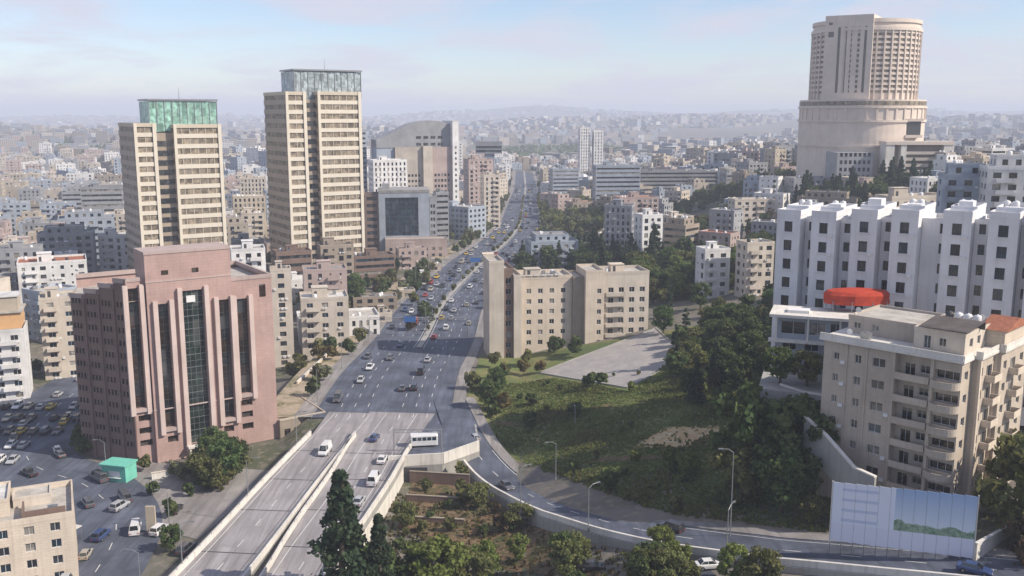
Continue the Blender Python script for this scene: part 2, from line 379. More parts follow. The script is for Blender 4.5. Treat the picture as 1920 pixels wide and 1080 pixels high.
def interp_line(pts, s):  # pts: array along path; s: 0..1 -> point, direction
    d = np.r_[0, np.cumsum(np.linalg.norm(np.diff(pts[:, :2], axis=0), axis=1))]; x = s * d[-1]
    p = np.array([np.interp(x, d, pts[:, i]) for i in range(3)]); q = np.array([np.interp(min(x + 1, d[-1]), d, pts[:, i]) for i in range(3)])
    r = np.array([np.interp(max(x - 1, 0), d, pts[:, i]) for i in range(3)]); t = q - r
    return p, t / np.linalg.norm(t)
def offset(path, o, dz=0.0):
    t = np.gradient(path[:, :2], axis=0); t /= np.linalg.norm(t, axis=1)[:, None]
    n = np.stack([t[:, 1], -t[:, 0]], 1)      # to the right of travel
    q = path.copy(); q[:, :2] += n * (np.asarray(o)[:, None] if np.ndim(o) else o); q[:, 2] += dz; return q
def strip(name, A, B, mat, parent=None, kind='structure'):
    n = len(A); V = np.vstack([A, B]); i = np.arange(n - 1)
    F = np.stack([i, i + n, i + n + 1, i + 1], 1)
    return tag(link(name, np_mesh(name, V, F, [mat]), parent), kind=kind)
def curb_strip(path, o0, o1, z0, z1, mb, m=0):
    """A solid strip along path between two offsets and two heights."""
    a, b = offset(path, o0), offset(path, o1)
    for i in range(len(path) - 1):
        A0, A1, B0, B1 = a[i], a[i + 1], b[i], b[i + 1]
        f = lambda p, z: (p[0], p[1], p[2] + z)
        mb.quad(f(A0, z1), f(B0, z1), f(B1, z1), f(A1, z1), m)
        mb.quad(f(A0, z0), f(A0, z1), f(A1, z1), f(A1, z0), m)
        mb.quad(f(B0, z1), f(B0, z0), f(B1, z0), f(B1, z1), m)
def dashes(path, off, mb, L=3.0, gap=6.0, w=.16, s0=0, s1=1e9, solid=False, z=.012):
    d = np.r_[0, np.cumsum(np.linalg.norm(np.diff(path[:, :2], axis=0), axis=1))]
    q = offset(path, off); x = s0
    f = lambda v: np.array([np.interp(v, d, q[:, i]) for i in range(3)])
    while x + L < min(d[-1], s1):
        a, b = f(x), f(x + L); t = (b - a)[:2]; t /= np.linalg.norm(t) + 1e-9; n = np.array([t[1], -t[0]]) * w / 2
        mb.quad((a[0] - n[0], a[1] - n[1], a[2] + z), (a[0] + n[0], a[1] + n[1], a[2] + z), (b[0] + n[0], b[1] + n[1], b[2] + z), (b[0] - n[0], b[1] - n[1], b[2] + z))
        x += L if solid else L + gap
# boulevard: centre line and half width (metres), far end to the horizon
BC = resample([(-33, 232, 0), (-33, 274, 0), (-30, 314, 0), (-27, 390, 0), (-15, 493, 0), (-4, 567, 0), (5, 666, 0), (9, 830, 0), (14, 1000, 0), (16, 1300, 0)], 6)
BW = np.interp(BC[:, 1], [232, 314, 390, 493, 666, 830, 1300], [17.5, 17, 16.5, 17, 14, 12, 11])
BC[:, 2] = hgt(BC[:, 0], BC[:, 1]) * 0
def bz(x, y): return 0.0
strip('boulevard_road', offset(BC, -BW), offset(BC, BW), 'asphalt')
pv = MB()
curb_strip(BC, BW + .0, BW + 3.2, -1.2, .14, pv); curb_strip(BC, -BW - 4.5, -BW, -6.0, .14, pv)
tag(pv.build('boulevard_pavement', 'paving'), kind='structure')
vg = MB(); k_ = BC[:, 1] < 620; curb_strip(BC[k_], (-BW - 13)[k_], (-BW - 4.5)[k_], -5.0, .05, vg); tag(vg.build('sandy_verge', 'verge_sand'), kind='structure')
md = MB(); MED = BC[BC[:, 1] > 300]
curb_strip(MED, -.9, .9, -.3, .22, md); tag(md.build('median_kerb', 'concrete'), kind='structure')
lm = MB()
for o_ in (-11.5, -8, -4.5, 4.5, 8, 11.5): dashes(BC, o_, lm, s1=420)
for o_ in (-1.6, 1.6): dashes(MED, o_, lm, L=6, gap=0, solid=True, s1=330)
tag(lm.build('lane_marking', 'paint_white'), kind='structure')

# two flyover carriageways towards the camera
LC = resample([(-59.5, 60, -1.5), (-56, 100, -.6), (-49.2, 151, 0), (-45.5, 190, 0), (-42.5, 218, 0), (-40.5, 236, 0)], 4)
RCc = resample([(-43, 60, -1.5), (-39, 100, -.6), (-35.6, 151, 0), (-33.8, 170, 0), (-31.8, 190, 0), (-30.5, 210, 0), (-28, 236, 0)], 4)
LWd = np.interp(LC[:, 1], [60, 151, 218, 236], [5.6, 5.6, 5.2, 6.5]); RWd = np.interp(RCc[:, 1], [60, 151, 170, 205, 236], [4.6, 4.9, 6.0, 6.8, 8.5])
strip('flyover_road', offset(LC, -LWd, .005), offset(LC, LWd, .005), 'asphalt_pale'); strip('flyover_road', offset(RCc, -RWd, .008), offset(RCc, RWd, .008), 'asphalt_pale')
lm = MB()
for P_, W_ in ((LC, 5.0), (RCc, 4.3)):
    dashes(P_, 0, lm, z=.02)
    for s_ in (-1, 1): dashes(P_, s_ * (W_ - .4), lm, L=4, gap=0, solid=True, w=.14, z=.02)
tag(lm.build('lane_marking', 'paint_white'), kind='structure')
def flyover(path, W, label, right_wall=False, end=222):
    t = thing('flyover', label, 'flyover', tuple(path[0]), 0); inv = path - path[0]
    k = [i for i in range(len(path)) if path[i][1] < end]; q = inv[k]; w = W[k]
    mb = MB(); curb_strip(q, -w - .5, w + .5, -1.3, -.02, mb); mb.build('deck', 'concrete', t)
    # supporting walls down to the low ground
    for s_ in (-1, 1):
        mb = MB(); curb_strip(q, s_ * (w + .35), s_ * (w - .25), -6.5, -1.3, mb); mb.build('side_wall', 'parapetwhite' if right_wall else 'concrete', t)
    for s_ in (-1, 1):
        mb = MB(); c_ = s_ * (w + .05) ; curb_strip(q, c_, c_ + s_ * .42, -1.6, 1.05, mb)
        mb.build('parapet', 'parapetwhite', t)
        mb = MB(); d_ = s_ * (w + .12)
        for i in range(0, len(q), 1):
            p = offset(q, d_)[i]; mb.tube((p[0], p[1], p[2] + 1.05), (p[0], p[1], p[2] + 1.55), .05, .05, 5)
        a = offset(q, d_)
        for i in range(len(q) - 1): mb.tube((*a[i][:2], a[i][2] + 1.55), (*a[i + 1][:2], a[i + 1][2] + 1.55), .05, .05, 5, caps=False)
        mb.build('railing', 'metal_grey', t)
    return t
flyover(LC, LWd, 'left flyover carriageway with a pale parapet climbing from the bottom edge to the boulevard')
flyover(RCc, RWd, 'right flyover carriageway whose sunlit white side wall faces the brown slope', True)

# curved ramp on the right, rising with the hill
RP = []
for (px, py) in [(842, 748), (868, 820), (915, 880), (985, 925), (1060, 955), (1200, 993), (1400, 1024), (1560, 1040), (1740, 1056), (1920, 1074), (2100, 1095)]:
    RP.append(hit(px, py, .5 if py > 800 else .05))
RP[0] = (RP[0][0], RP[0][1], .02); RP[1] = (RP[1][0], RP[1][1], .1)
RP = resample(RP, 3.0)
for _ in range(6): RP[1:-1, 2] = (RP[:-2, 2] + RP[1:-1, 2] + RP[2:, 2]) / 3
RPW = np.interp(np.arange(len(RP)), [0, 12, 25, len(RP)], [4.2, 4.4, 4.8, 4.8])
strip('ramp_road', offset(RP, -RPW, .03), offset(RP, RPW, .03), 'asphalt')
mb = MB(); curb_strip(RP, -RPW - 2.6, -RPW, -2.5, .17, mb); tag(mb.build('ramp_pavement', 'paving'), kind='structure')
t = thing('ramp_wall', 'pale low parapet along the outer edge of the curved ramp road', 'wall', tuple(RP[0]))
KW = int(np.argmax(RP[:, 1] < 215)); q = RP - RP[0]; mb = MB(); curb_strip(q[KW:], RPW[KW:] + .02, RPW[KW:] + .5, -5.5, .95, mb); mb.build('parapet', 'parapetwhite', t)
mb = MB(); curb_strip(q[KW:], RPW[KW:] + .54, RPW[KW:] + .9, -5.5, -.1, mb); mb.build('retaining_wall', 'concrete', t)
lm = MB(); dashes(RP[11:], 0, lm, z=.045)
for s_ in (-1, 1): dashes(RP[11:], s_ * 4.0, lm, L=4, gap=0, solid=True, w=.14, z=.045)
tag(lm.build('lane_marking', 'paint_white'), kind='structure')

# low street on the left, running round behind the pink building
LS = resample([(-66, 60, 0), (-70, 110, 0), (-73, 150, 0), (-78, 178, 0), (-92, 198, 0), (-113, 214, 0), (-124, 240, 0), (-128, 280, 0), (-127, 340, 0)], 4)
LS[:, 2] = hgt(LS[:, 0], LS[:, 1])
LSW = np.interp(LS[:, 1], [60, 180, 214, 240, 340], [8, 8.5, 10, 13, 12])
strip('side_street', offset(LS, -LSW, .10), offset(LS, LSW, .10), 'asphalt')
lm = MB(); dashes(LS, 0, lm, z=.12); tag(lm.build('lane_marking', 'paint_white'), kind='structure')
drape('parking_lot', [(-150, 196), (-104, 206), (-112, 268), (-160, 268)], 'asphalt', .06)
drape('forecourt', [(-98, 192), (-60, 172), (-54, 208), (-96, 216)], 'paving', .05)
drape('service_road', [(-20, 108), (40, 108), (30, 142), (-22, 142)], 'asphalt', .05)
drape('lower_road', [(-30, 90), (60, 92), (60, 118), (-30, 116)], 'asphalt', .09)
# park slope, paved lot, earth patches
pk = [hit(860, 800), hit(1100, 955), hit(1560, 1010), hit(1560, 640), hit(1240, 600), hit(900, 668)]
drape('park_lawn', [pk[0], hit(1600, 985), hit(1600, 560), pk[5]], 'park_grass', .05, 60, 60)
drape('paved_lot', [hit(1010, 700), hit(1175, 728), hit(1290, 672), hit(1230, 616)], 'paving_lot', .14)
lk = MB(); LQ = [hit(1010, 700), hit(1175, 728), hit(1290, 672), hit(1230, 616), hit(1010, 700)]
for a_, b_ in zip(LQ, LQ[1:]):
    sg = np.array([[a_[0] + (b_[0] - a_[0]) * i / 14, a_[1] + (b_[1] - a_[1]) * i / 14, 0] for i in range(15)]); sg[:, 2] = hgt(sg[:, 0], sg[:, 1]); curb_strip(sg, -.18, .18, -.3, .34, lk)
tag(lk.build('lot_kerb', 'concrete'), kind='structure')
drape('sand_patch', [hit(1185, 842), hit(1330, 838), hit(1362, 798), hit(1245, 802)], 'sand_patch', .16)
for q_ in (((1100, 872), (1390, 858), (1392, 850), (1100, 862)), ((930, 800), (1150, 762), (1152, 756), (930, 792)), ((1380, 905), (1560, 880), (1560, 874), (1380, 897))): drape('dirt_path', [hit(*k) for k in q_], 'brown_earth', .14, 30, 3)
drape('brown_slope', [hit(745, 990), hit(1130, 1080), hit(1010, 950), hit(780, 885)], 'brown_earth', .05)
drape('road_verge', [(-57, 240), (-50.6, 240), (-50.6, 330), (-57, 330)], 'brown_earth', .03, 4, 20)
# ------------------------------------------------------------------ building kit
MESHES = {}
def facade(mb, o, d, w, z0, z1, ops, depth=.22, m=0, mr=None):
    """Wall from local point o along unit d (outward side = right of d), with real recessed openings (u0,u1,v0,v1)."""
    mr = m if mr is None else mr
    n = (d[1], -d[0]); P = lambda u, v, e=0: (o[0] + d[0] * u - n[0] * e, o[1] + d[1] * u - n[1] * e, v)
    ops = [q for q in ops if q[0] > .05 and q[1] < w - .05 and q[3] <= z1 - .05 and q[2] >= z0]
    if not ops:
        mb.quad(P(0, z0), P(w, z0), P(w, z1), P(0, z1), m); return ops
    vs = sorted({round(z0, 4), round(z1, 4)} | {round(q[k], 4) for q in ops for k in (2, 3)})
    for j in range(len(vs) - 1):
        a, b = vs[j], vs[j + 1]; row = sorted([q for q in ops if q[2] < b - 1e-3 and q[3] > a + 1e-3]); u = 0
        for q in row:
            if q[0] > u + 1e-3: mb.quad(P(u, a), P(q[0], a), P(q[0], b), P(u, b), m)
            u = q[1]
        if u < w - 1e-3: mb.quad(P(u, a), P(w, a), P(w, b), P(u, b), m)
    for a, b, c, e in ops:
        mb.quad(P(a, c), P(b, c), P(b, c, depth), P(a, c, depth), mr); mb.quad(P(a, e, depth), P(b, e, depth), P(b, e), P(a, e), mr)
        mb.quad(P(a, c), P(a, c, depth), P(a, e, depth), P(a, e), mr); mb.quad(P(b, c, depth), P(b, c), P(b, e), P(b, e, depth), mr)
    return ops
def window_mesh(w, h, gl, fr, nx=1, ny=0, bar=.07):
    key = (round(w, 2), round(h, 2), gl, fr, nx, ny)
    if key not in MESHES:
        mb = MB(); mb.quad((0, 0, 0), (w, 0, 0), (w, 0, h), (0, 0, h), 0)
        y0, y1 = -.06, -.003
        for a, b, c, d in [(0, w, 0, bar), (0, w, h - bar, h), (0, bar, bar, h - bar), (w - bar, w, bar, h - bar)] + \
                [(w * (i + 1) / (nx + 1) - bar / 2, w * (i + 1) / (nx + 1) + bar / 2, bar, h - bar) for i in range(nx)] + \
                [(bar, w - bar, h * (i + 1) / (ny + 1) - bar / 2, h * (i + 1) / (ny + 1) + bar / 2) for i in range(ny)]:
            mb.box(a, b, y0 - (0 if b - a > bar * 1.5 else .004), y1, c, d, 1, False)
        MESHES[key] = mb.mesh('window', [gl, fr])
    return MESHES[key]
def put_windows(root, o, d, ops, depth, glasses, fr, single, zoff=0, nx=1, ny=0, name='window', acc=None):
    n = (d[1], -d[0]); rz = math.atan2(d[1], d[0])
    for (a, b, c, e) in ops:
        g = rnd.choice(glasses); px, py = o[0] + d[0] * a - n[0] * (depth - .002), o[1] + d[1] * a - n[1] * (depth - .002)
        if single:
            link(name, window_mesh(b - a, e - c, g, fr, nx, ny), root, (px, py, c), rz)
        else:
            mb, gi = acc; k = gi.index(g)
            q = lambda u, v: (px + d[0] * u, py + d[1] * u, v)
            mb.quad(q(0, c), q(b - a, c), q(b - a, e), q(0, e), k)
def rows(u0, u1, n, ww, wh, sill, fh, f0, f1, z0=0):
    """n windows spread between u0 and u1 on floors f0..f1-1."""
    p = (u1 - u0) / n
    return [(u0 + p * (i + .5) - ww / 2, u0 + p * (i + .5) + ww / 2, z0 + f * fh + sill, z0 + f * fh + sill + wh) for f in range(f0, f1) for i in range(n)]
GL = ['glass_dark', 'glass_dark', 'glass_dark', 'glass_blue', 'blind']
def volume(root, x, y, z0, w, d, h, wallm, roofm='roof_pale', fac=None, depth=.22, glasses=None, fr='frame_white', single=False,
           par=.9, base=0.0, side=None, nx=1, ny=0, parm=None, wname='window', roof_name='roof'):
    """A rectangular body: wall, roof, parapet and windows as parts of root (root's own frame)."""
    glasses = glasses or GL; fac = fac or {}; mb = MB(); mats = [wallm] + ([side] if side else [])
    C = [((x, y), (1, 0), w), ((x + w, y), (0, 1), d), ((x + w, y + d), (-1, 0), w), ((x, y + d), (0, -1), d)]
    gi = sorted(set(glasses)); acc = (MB(), gi)
    for i, (o, dr, L) in enumerate(C):
        m = 1 if side and i == 3 else 0
        ops = facade(mb, o, dr, L, z0 - base, z0 + h, fac.get(i, []), depth, m)
        if ops: put_windows(root, o, dr, ops, depth, glasses, fr, single, nx=nx, ny=ny, acc=acc, name=wname)
    mb.build('wall', mats, root)
    if acc[0].f: tag(acc[0].build('windows', gi, root), kind='stuff')
    mb = MB(); mb.quad((x, y, z0 + h), (x + w, y, z0 + h), (x + w, y + d, z0 + h), (x, y + d, z0 + h)); mb.build(roof_name, roofm, root)
    if par:
        t = .22; e = .05; mb = MB(); z1 = z0 + h + par; zz = z0 + h - .12
        mb.box(x - e, x + w + e, y - e, y + t, zz, z1); mb.box(x - e, x + w + e, y + d - t, y + d + e, zz, z1)
        mb.box(x - e, x + t, y + t, y + d - t, zz, z1); mb.box(x + w - t, x + w + e, y + t, y + d - t, zz, z1)
        mb.build('parapet', parm or wallm, root)
def tank_mesh(m):
    if m not in MESHES:
        mb = MB(); mb.lathe([(0, 0), (.62, 0), (.65, .1), (.65, 1.1), (.5, 1.3), (.16, 1.36), (.16, 1.46), (0, 1.46)], 12)
        MESHES[m] = mb.mesh('water_tank', [m], True)
    return MESHES[m]
def dish_mesh():
    if 'dish' not in MESHES:
        mb = MB(); mb.tube((0, 0, 0), (0, 0, .7), .04, .04, 5)
        for i in range(10):
            a, b = 2 * math.pi * i / 10, 2 * math.pi * (i + 1) / 10
            mb.poly([(0, .1, .9), (.5 * math.cos(a), -.1, .9 + .5 * math.sin(a)), (.5 * math.cos(b), -.1, .9 + .5 * math.sin(b))])
        MESHES['dish'] = mb.mesh('satellite_dish', ['tank_white'])
    return MESHES['dish']
def hvac_mesh():
    if 'hvac' not in MESHES:
        mb = MB(); mb.box(0, 1.6, 0, 1.1, .15, 1.2); mb.box(.1, .3, .1, 1.0, 0, .15); mb.box(1.3, 1.5, .1, 1.0, 0, .15); mb.lathe([(.42, 1.2), (.42, 1.3), (0, 1.3)], 10, c=(.8, .55))
        MESHES['hvac'] = mb.mesh('air_conditioner', ['metal_grey'])
    return MESHES['hvac']
def roof_kit(root, x, y, w, d, z, n=4, house=True, wallm='cream', rr=None):
    rr = rr or rnd
    if house:
        hw, hd, hh = min(w * .35, 5), min(d * .4, 5.5), rr.uniform(2.4, 3.2); hx, hy = x + rr.uniform(.15, .5) * (w - hw), y + rr.uniform(.3, .7) * (d - hd)
        mb = MB(); mb.box(hx, hx + hw, hy, hy + hd, z, z + hh); mb.box(hx - .2, hx + hw + .2, hy - .2, hy + hd + .2, z + hh, z + hh + .18); mb.box(hx + .6, hx + 1.5, hy - .03, hy, z, z + 2.05, 1)
        mb.build('stair_house', [wallm, 'frame_dark'], root)
    for _ in range(n):
        r = rr.random(); px, py = x + rr.uniform(.08, .88) * w, y + rr.uniform(.08, .85) * d
        if house and hx - 1 < px < hx + hw + 1 and hy - 1 < py < hy + hd + 1: continue
        if r < .62: link('water_tank', tank_mesh('tank_white' if rr.random() < .75 else 'tank_black'), root, (px, py, z))
        elif r < .82: link('air_conditioner', hvac_mesh(), root, (px, py, z), rr.choice([0, math.pi / 2]))
        else: link('satellite_dish', dish_mesh(), root, (px, py, z), rr.uniform(-1, 1))
def balcony_mesh(w, d=1.3, rail='solid', mats=('aptstone', 'frame_dark')):
    key = ('bal', round(w, 2), d, rail, mats)
    if key not in MESHES:
        mb = MB(); mb.box(0, w, -d, 0, -.18, 0)
        if rail == 'solid':
            mb.box(0, w, -d, -d + .12, 0, .95); mb.box(0, .12, -d + .12, 0, 0, .95); mb.box(w - .12, w, -d + .12, 0, 0, .95)
        else:
            for i in range(int(w / .35) + 1): mb.box(i * .35, i * .35 + .04, -d + .02, -d + .06, 0, .9, 1)
            mb.box(0, w, -d, -d + .08, .9, .97, 1)
        MESHES[key] = mb.mesh('balcony', list(mats))
    return MESHES[key]
def at_root(px, Y, z0=None, py=None):
    """Ground point under photo column px at distance Y."""
    z = h1(0, Y) if z0 is None else z0; x = 0
    for _ in range(20):
        zc = Y * CP - (z - H) * SP; x = (px - 960) / FPX * zc; z = h1(x, Y) if z0 is None else z0
    return x, z
HEROES = []      # (x, y, radius) footprints kept free
PROTECT = []     # points that random buildings and trees must not hide

# ------------------------------------------------------------------ pink granite office building
def pink_office():
    z0 = -5.0; rz = rad(34)
    P0 = Vector((-86.5, 212, 0)); t = thing('office_building', 'pink granite office building with tall dark window strips and stepped roofline', 'building', (P0.x, P0.y, z0), rz)
    HEROES.append((-75, 232, 30))
    W, D = 34.0, 26.0; Ht = 46.5; fh = 3.0
    # front facade openings (u along the front from the dark corner)
    def S(a, b, c, d): return (a, b, c, d)
    # wings and centre are separate wall parts of stepped height
    F = lambda px: (px - 245) / (520 - 245)
    # perspective-corrected positions along the front, measured from the photo columns
    def u_of(px):
        lo, hi = 0.0, 40.0
        c, s = math.cos(rz), math.sin(rz)
        for _ in range(40):
            m = (lo + hi) / 2
            x, y = P0.x + c * m, P0.y + s * m
            if proj(x, y, 20)[0] < px: lo = m
            else: hi = m
        return lo
    st = [(248, 268, 13.5, 41.5), (299, 319, 8.2, 37.5), (345, 384, 3.2, 40.0), (411, 431, 8.0, 37.0), (447, 468, 13.0, 36.5)]
    cuts = []
    for a, b, c, d in st: cuts.append((u_of(a), u_of(b), c, d))
    W = u_of(514)
    uc0, uc1 = u_of(280), u_of(437)          # centre block
    seg = [(0, uc0, 43.0), (uc0, uc1, 49.0), (uc1, W, 41.0)]
    mw = MB(); glassy = []
    for i, (a, b, hh) in enumerate(seg):
        yy = -1.3 if i == 1 else 0.0
        ops = [(c0 - a, c1 - a, v0, v1) for c0, c1, v0, v1 in cuts if c0 >= a - .1 and c1 <= b + .1]
        small = []
        if i == 0: small = [(u_of(252) - a, u_of(276) - a, z, z + 1.5) for z in (4.2, 7.2, 10.2)]
        if i == 2: small = [(u_of(447) - a, u_of(468) - a, z, z + 1.6) for z in (3.8, 6.8, 9.8)]
        if i == 1: small = [(u_of(302) - a, u_of(322) - a, 4.4, 6.0), (u_of(409) - a, u_of(428) - a, 4.4, 6.0)]
        small = [q for q in small if q[0] > .1 and q[1] < b - a - .1]
        facade(mw, (a, yy), (1, 0), b - a, 0, hh, ops + small, .7)
        for j, q in enumerate(ops):
            centre = abs(q[0] + a - cuts[2][0]) < .1
            put_strip(t, a, yy, q, centre)
        for q in small: link('window', window_mesh(q[1] - q[0], q[3] - q[2], 'glass_brown', 'frame_dark', 1, 0), t, (a + q[0], yy + .698, q[2]))
        if yy < 0:
            mw.quad((a, 0, 0), (a, yy, 0), (a, yy, hh), (a, 0, hh)); mw.quad((b, yy, 0), (b, 0, 0), (b, 0, hh), (b, yy, hh))
    # right side, back
    mw.quad((W, 0, 0), (W, D, 0), (W, D, 41), (W, 0, 41))
    mw.quad((W, D, 0), (-6, D, 0), (-6, D, 41), (W, D, 41))
    mw.build('wall', ['granite'], t)
    # left face with its shade put into the granite colour: from the corner back-left, ribbed with narrow pilasters
    c, s = math.cos(rz), math.sin(rz)
    def loc(x, y): dx, dy = x - P0.x, y - P0.y; return (dx * c + dy * s, -dx * s + dy * c)
    E = loc(-102.6, 219.0); L = math.hypot(*E); d = (-E[0] / L, -E[1] / L)
    ml = MB(); steps = [(0, .26, 38.6), (.26, .52, 40.0), (.52, .78, 41.6), (.78, 1, 43.0)]
    for a, b, hh in steps:
        o = (E[0] + d[0] * a * L, E[1] + d[1] * a * L); nn = 4 if b - a > .24 else 3
        ops = rows(.25, (b - a) * L - .25, nn, .62, 1.35, 1.0, 3.0, 1, 13)
        ops = facade(ml, o, d, (b - a) * L, 0, hh, ops, .25)
        put_windows(t, o, d, ops, .25, ['glass_brown', 'glass_brown', 'glass_dark'], 'frame_dark', True, nx=0)
        o2 = (E[0] + d[0] * b * L, E[1] + d[1] * b * L); n_ = (d[1], -d[0])
        pm = MB(); pm.box(-.3, .3, -.35, .05, 0, hh + .6); pm.build('pilaster', 'granite_shade', t, (o2[0] - d[0] * .3, o2[1] - d[1] * .3, 0), math.atan2(d[1], d[0]))
        pm = MB(); pm.box(-.05, (b - a) * L + .02, -.25, .35, hh - .3, hh + .8); pm.build('parapet', 'pink', t, (*o, 0), math.atan2(d[1], d[0]))
    ml.quad((-6, D, 0), (*E, 0), (*E, 38.6), (-6, D, 38.6)); ml.build('side_wall', 'granite_shade', t)
    # roofs and parapets
    rm = MB(); rm.poly([(*E, 38.4), (0, 0, 38.4), (W, 0, 40.2), (W, D, 40.2), (-6, D, 38.4)]); rm.build('roof', 'roof_pale', t)
    for (a, b, hh), yy in zip(seg, (0, -1.3, 0)):
        dd = 9 if yy < 0 else .5
        mb = MB(); mb.box(a - .1, b + .1, yy - .15, yy + dd, hh, hh + .9 if yy == 0 else hh + .6); mb.build('parapet', 'pink', t)
    mb = MB(); mb.box(uc0, uc1, 0.0, 8, 38.3, 49.0); mb.build('lift_house', 'granite', t)
    mb = MB(); mb.box(W - .5, W + .1, .5, D, 40.9, 41.9); mb.box(-6, W - .5, D - .5, D + .1, 40.9, 41.9); mb.build('parapet', 'pink', t)
    roof_kit(t, 4, 11, W - 8, D - 14, 40.3, 7, True, 'pink')
    # pale pilasters framing the strips
    for c0, c1, v0, v1 in cuts:
        yy = -1.3 if uc0 - .2 < c0 < uc1 else 0
        for u in (c0 - 1.15, c1 + .1):
            pm = MB(); pm.box(0, 1.05, -.85, .0, max(0, v0 - 1.5), v1 + .8); pm.build('pilaster', 'granite_pale', t, (u, yy, 0))
        pm = MB(); pm.box(c0 - .1, c1 + .1, yy - .6, yy - .003, v0 - .9, v0 - .05); pm.build('sill', 'pink', t)
    for u_, z_ in ((u_of(491), 36.5), (u_of(310), 44.2), (u_of(366), 44.2)):
        yy = 0 if z_ < 40 else -1.3
        mb = MB(); mb.box(0, 1.5, -.1, -.003, 0, 3.0 if z_ < 40 else 1.0); mb.build('window', 'glass_brown', t, (u_, yy, z_))
    for z_ in (12.6, 42.6):
        mb = MB(); mb.box(uc0 - .1, uc1 + .1, -1.42, -1.303, z_, z_ + .3); mb.build('string_course', 'pink', t)
    # sign light on the centre top, entrance canopy, podium
    mb = MB(); mb.box(0, 2.0, -.5, 0, 0, 1.5); mb.build('sign_panel', 'tank_white', t, (cuts[2][0] + 1.0, -1.3 + .62, 37.2))
    mb = MB(); mb.box(cuts[2][0] - 1.2, cuts[2][1] + 1.2, -3.6, -1.35, 2.7, 3.15); mb.box(cuts[2][0] - .9, cuts[2][0] - .5, -3.4, -3.0, 0, 2.7); mb.box(cuts[2][1] + .5, cuts[2][1] + .9, -3.4, -3.0, 0, 2.7)
    mb.build('canopy', 'parapetwhite', t)
    mb = MB(); ops = rows(.6, 13.4, 5, 1.6, 1.7, .8, 3.2, 0, 1)
    mb2 = MB(); o = facade(mb2, (W, -1.5), (1, 0), 12, 0, 4.8, ops, .3); put_windows(t, (W, -1.5), (1, 0), o, .3, ['glass_brown'], 'frame_dark', True)
    mb2.quad((W + 12, -1.5, 0), (W + 12, 14, 0), (W + 12, 14, 4.8), (W + 12, -1.5, 4.8)); mb2.quad((W, -1.5, 4.8), (W + 12, -1.5, 4.8), (W + 12, 14, 4.8), (W, 14, 4.8)); mb2.quad((W, 0, 0), (W, -1.5, 0), (W, -1.5, 4.8), (W, 0, 4.8))
    mb2.build('podium', 'tan', t)
    mb = MB(); mb.box(W + .0, W + 12.1, -1.65, -1.3, 4.8, 5.3); mb.box(W + 11.8, W + 12.1, -1.3, 14, 4.8, 5.3); mb.build('parapet', 'sand', t)
def put_strip(t, a, yy, q, centre):
    """A tall glazed strip: one pane per storey, with spandrel bars."""
    w = q[1] - q[0]; n = max(1, int((q[3] - q[2]) / 3.0)); hh = (q[3] - q[2]) / n
    for k in range(n):
        g = 'glass_dkgreen' if centre else rnd.choice(['glass_dark', 'glass_brown', 'glass_brown'])
        link('window', window_mesh(w, hh - .02, g, 'metal_grey' if centre else 'frame_dark', 3 if centre else 1, 1, .06), t, (a + q[0], yy + .69, q[2] + k * hh))
pink_office()

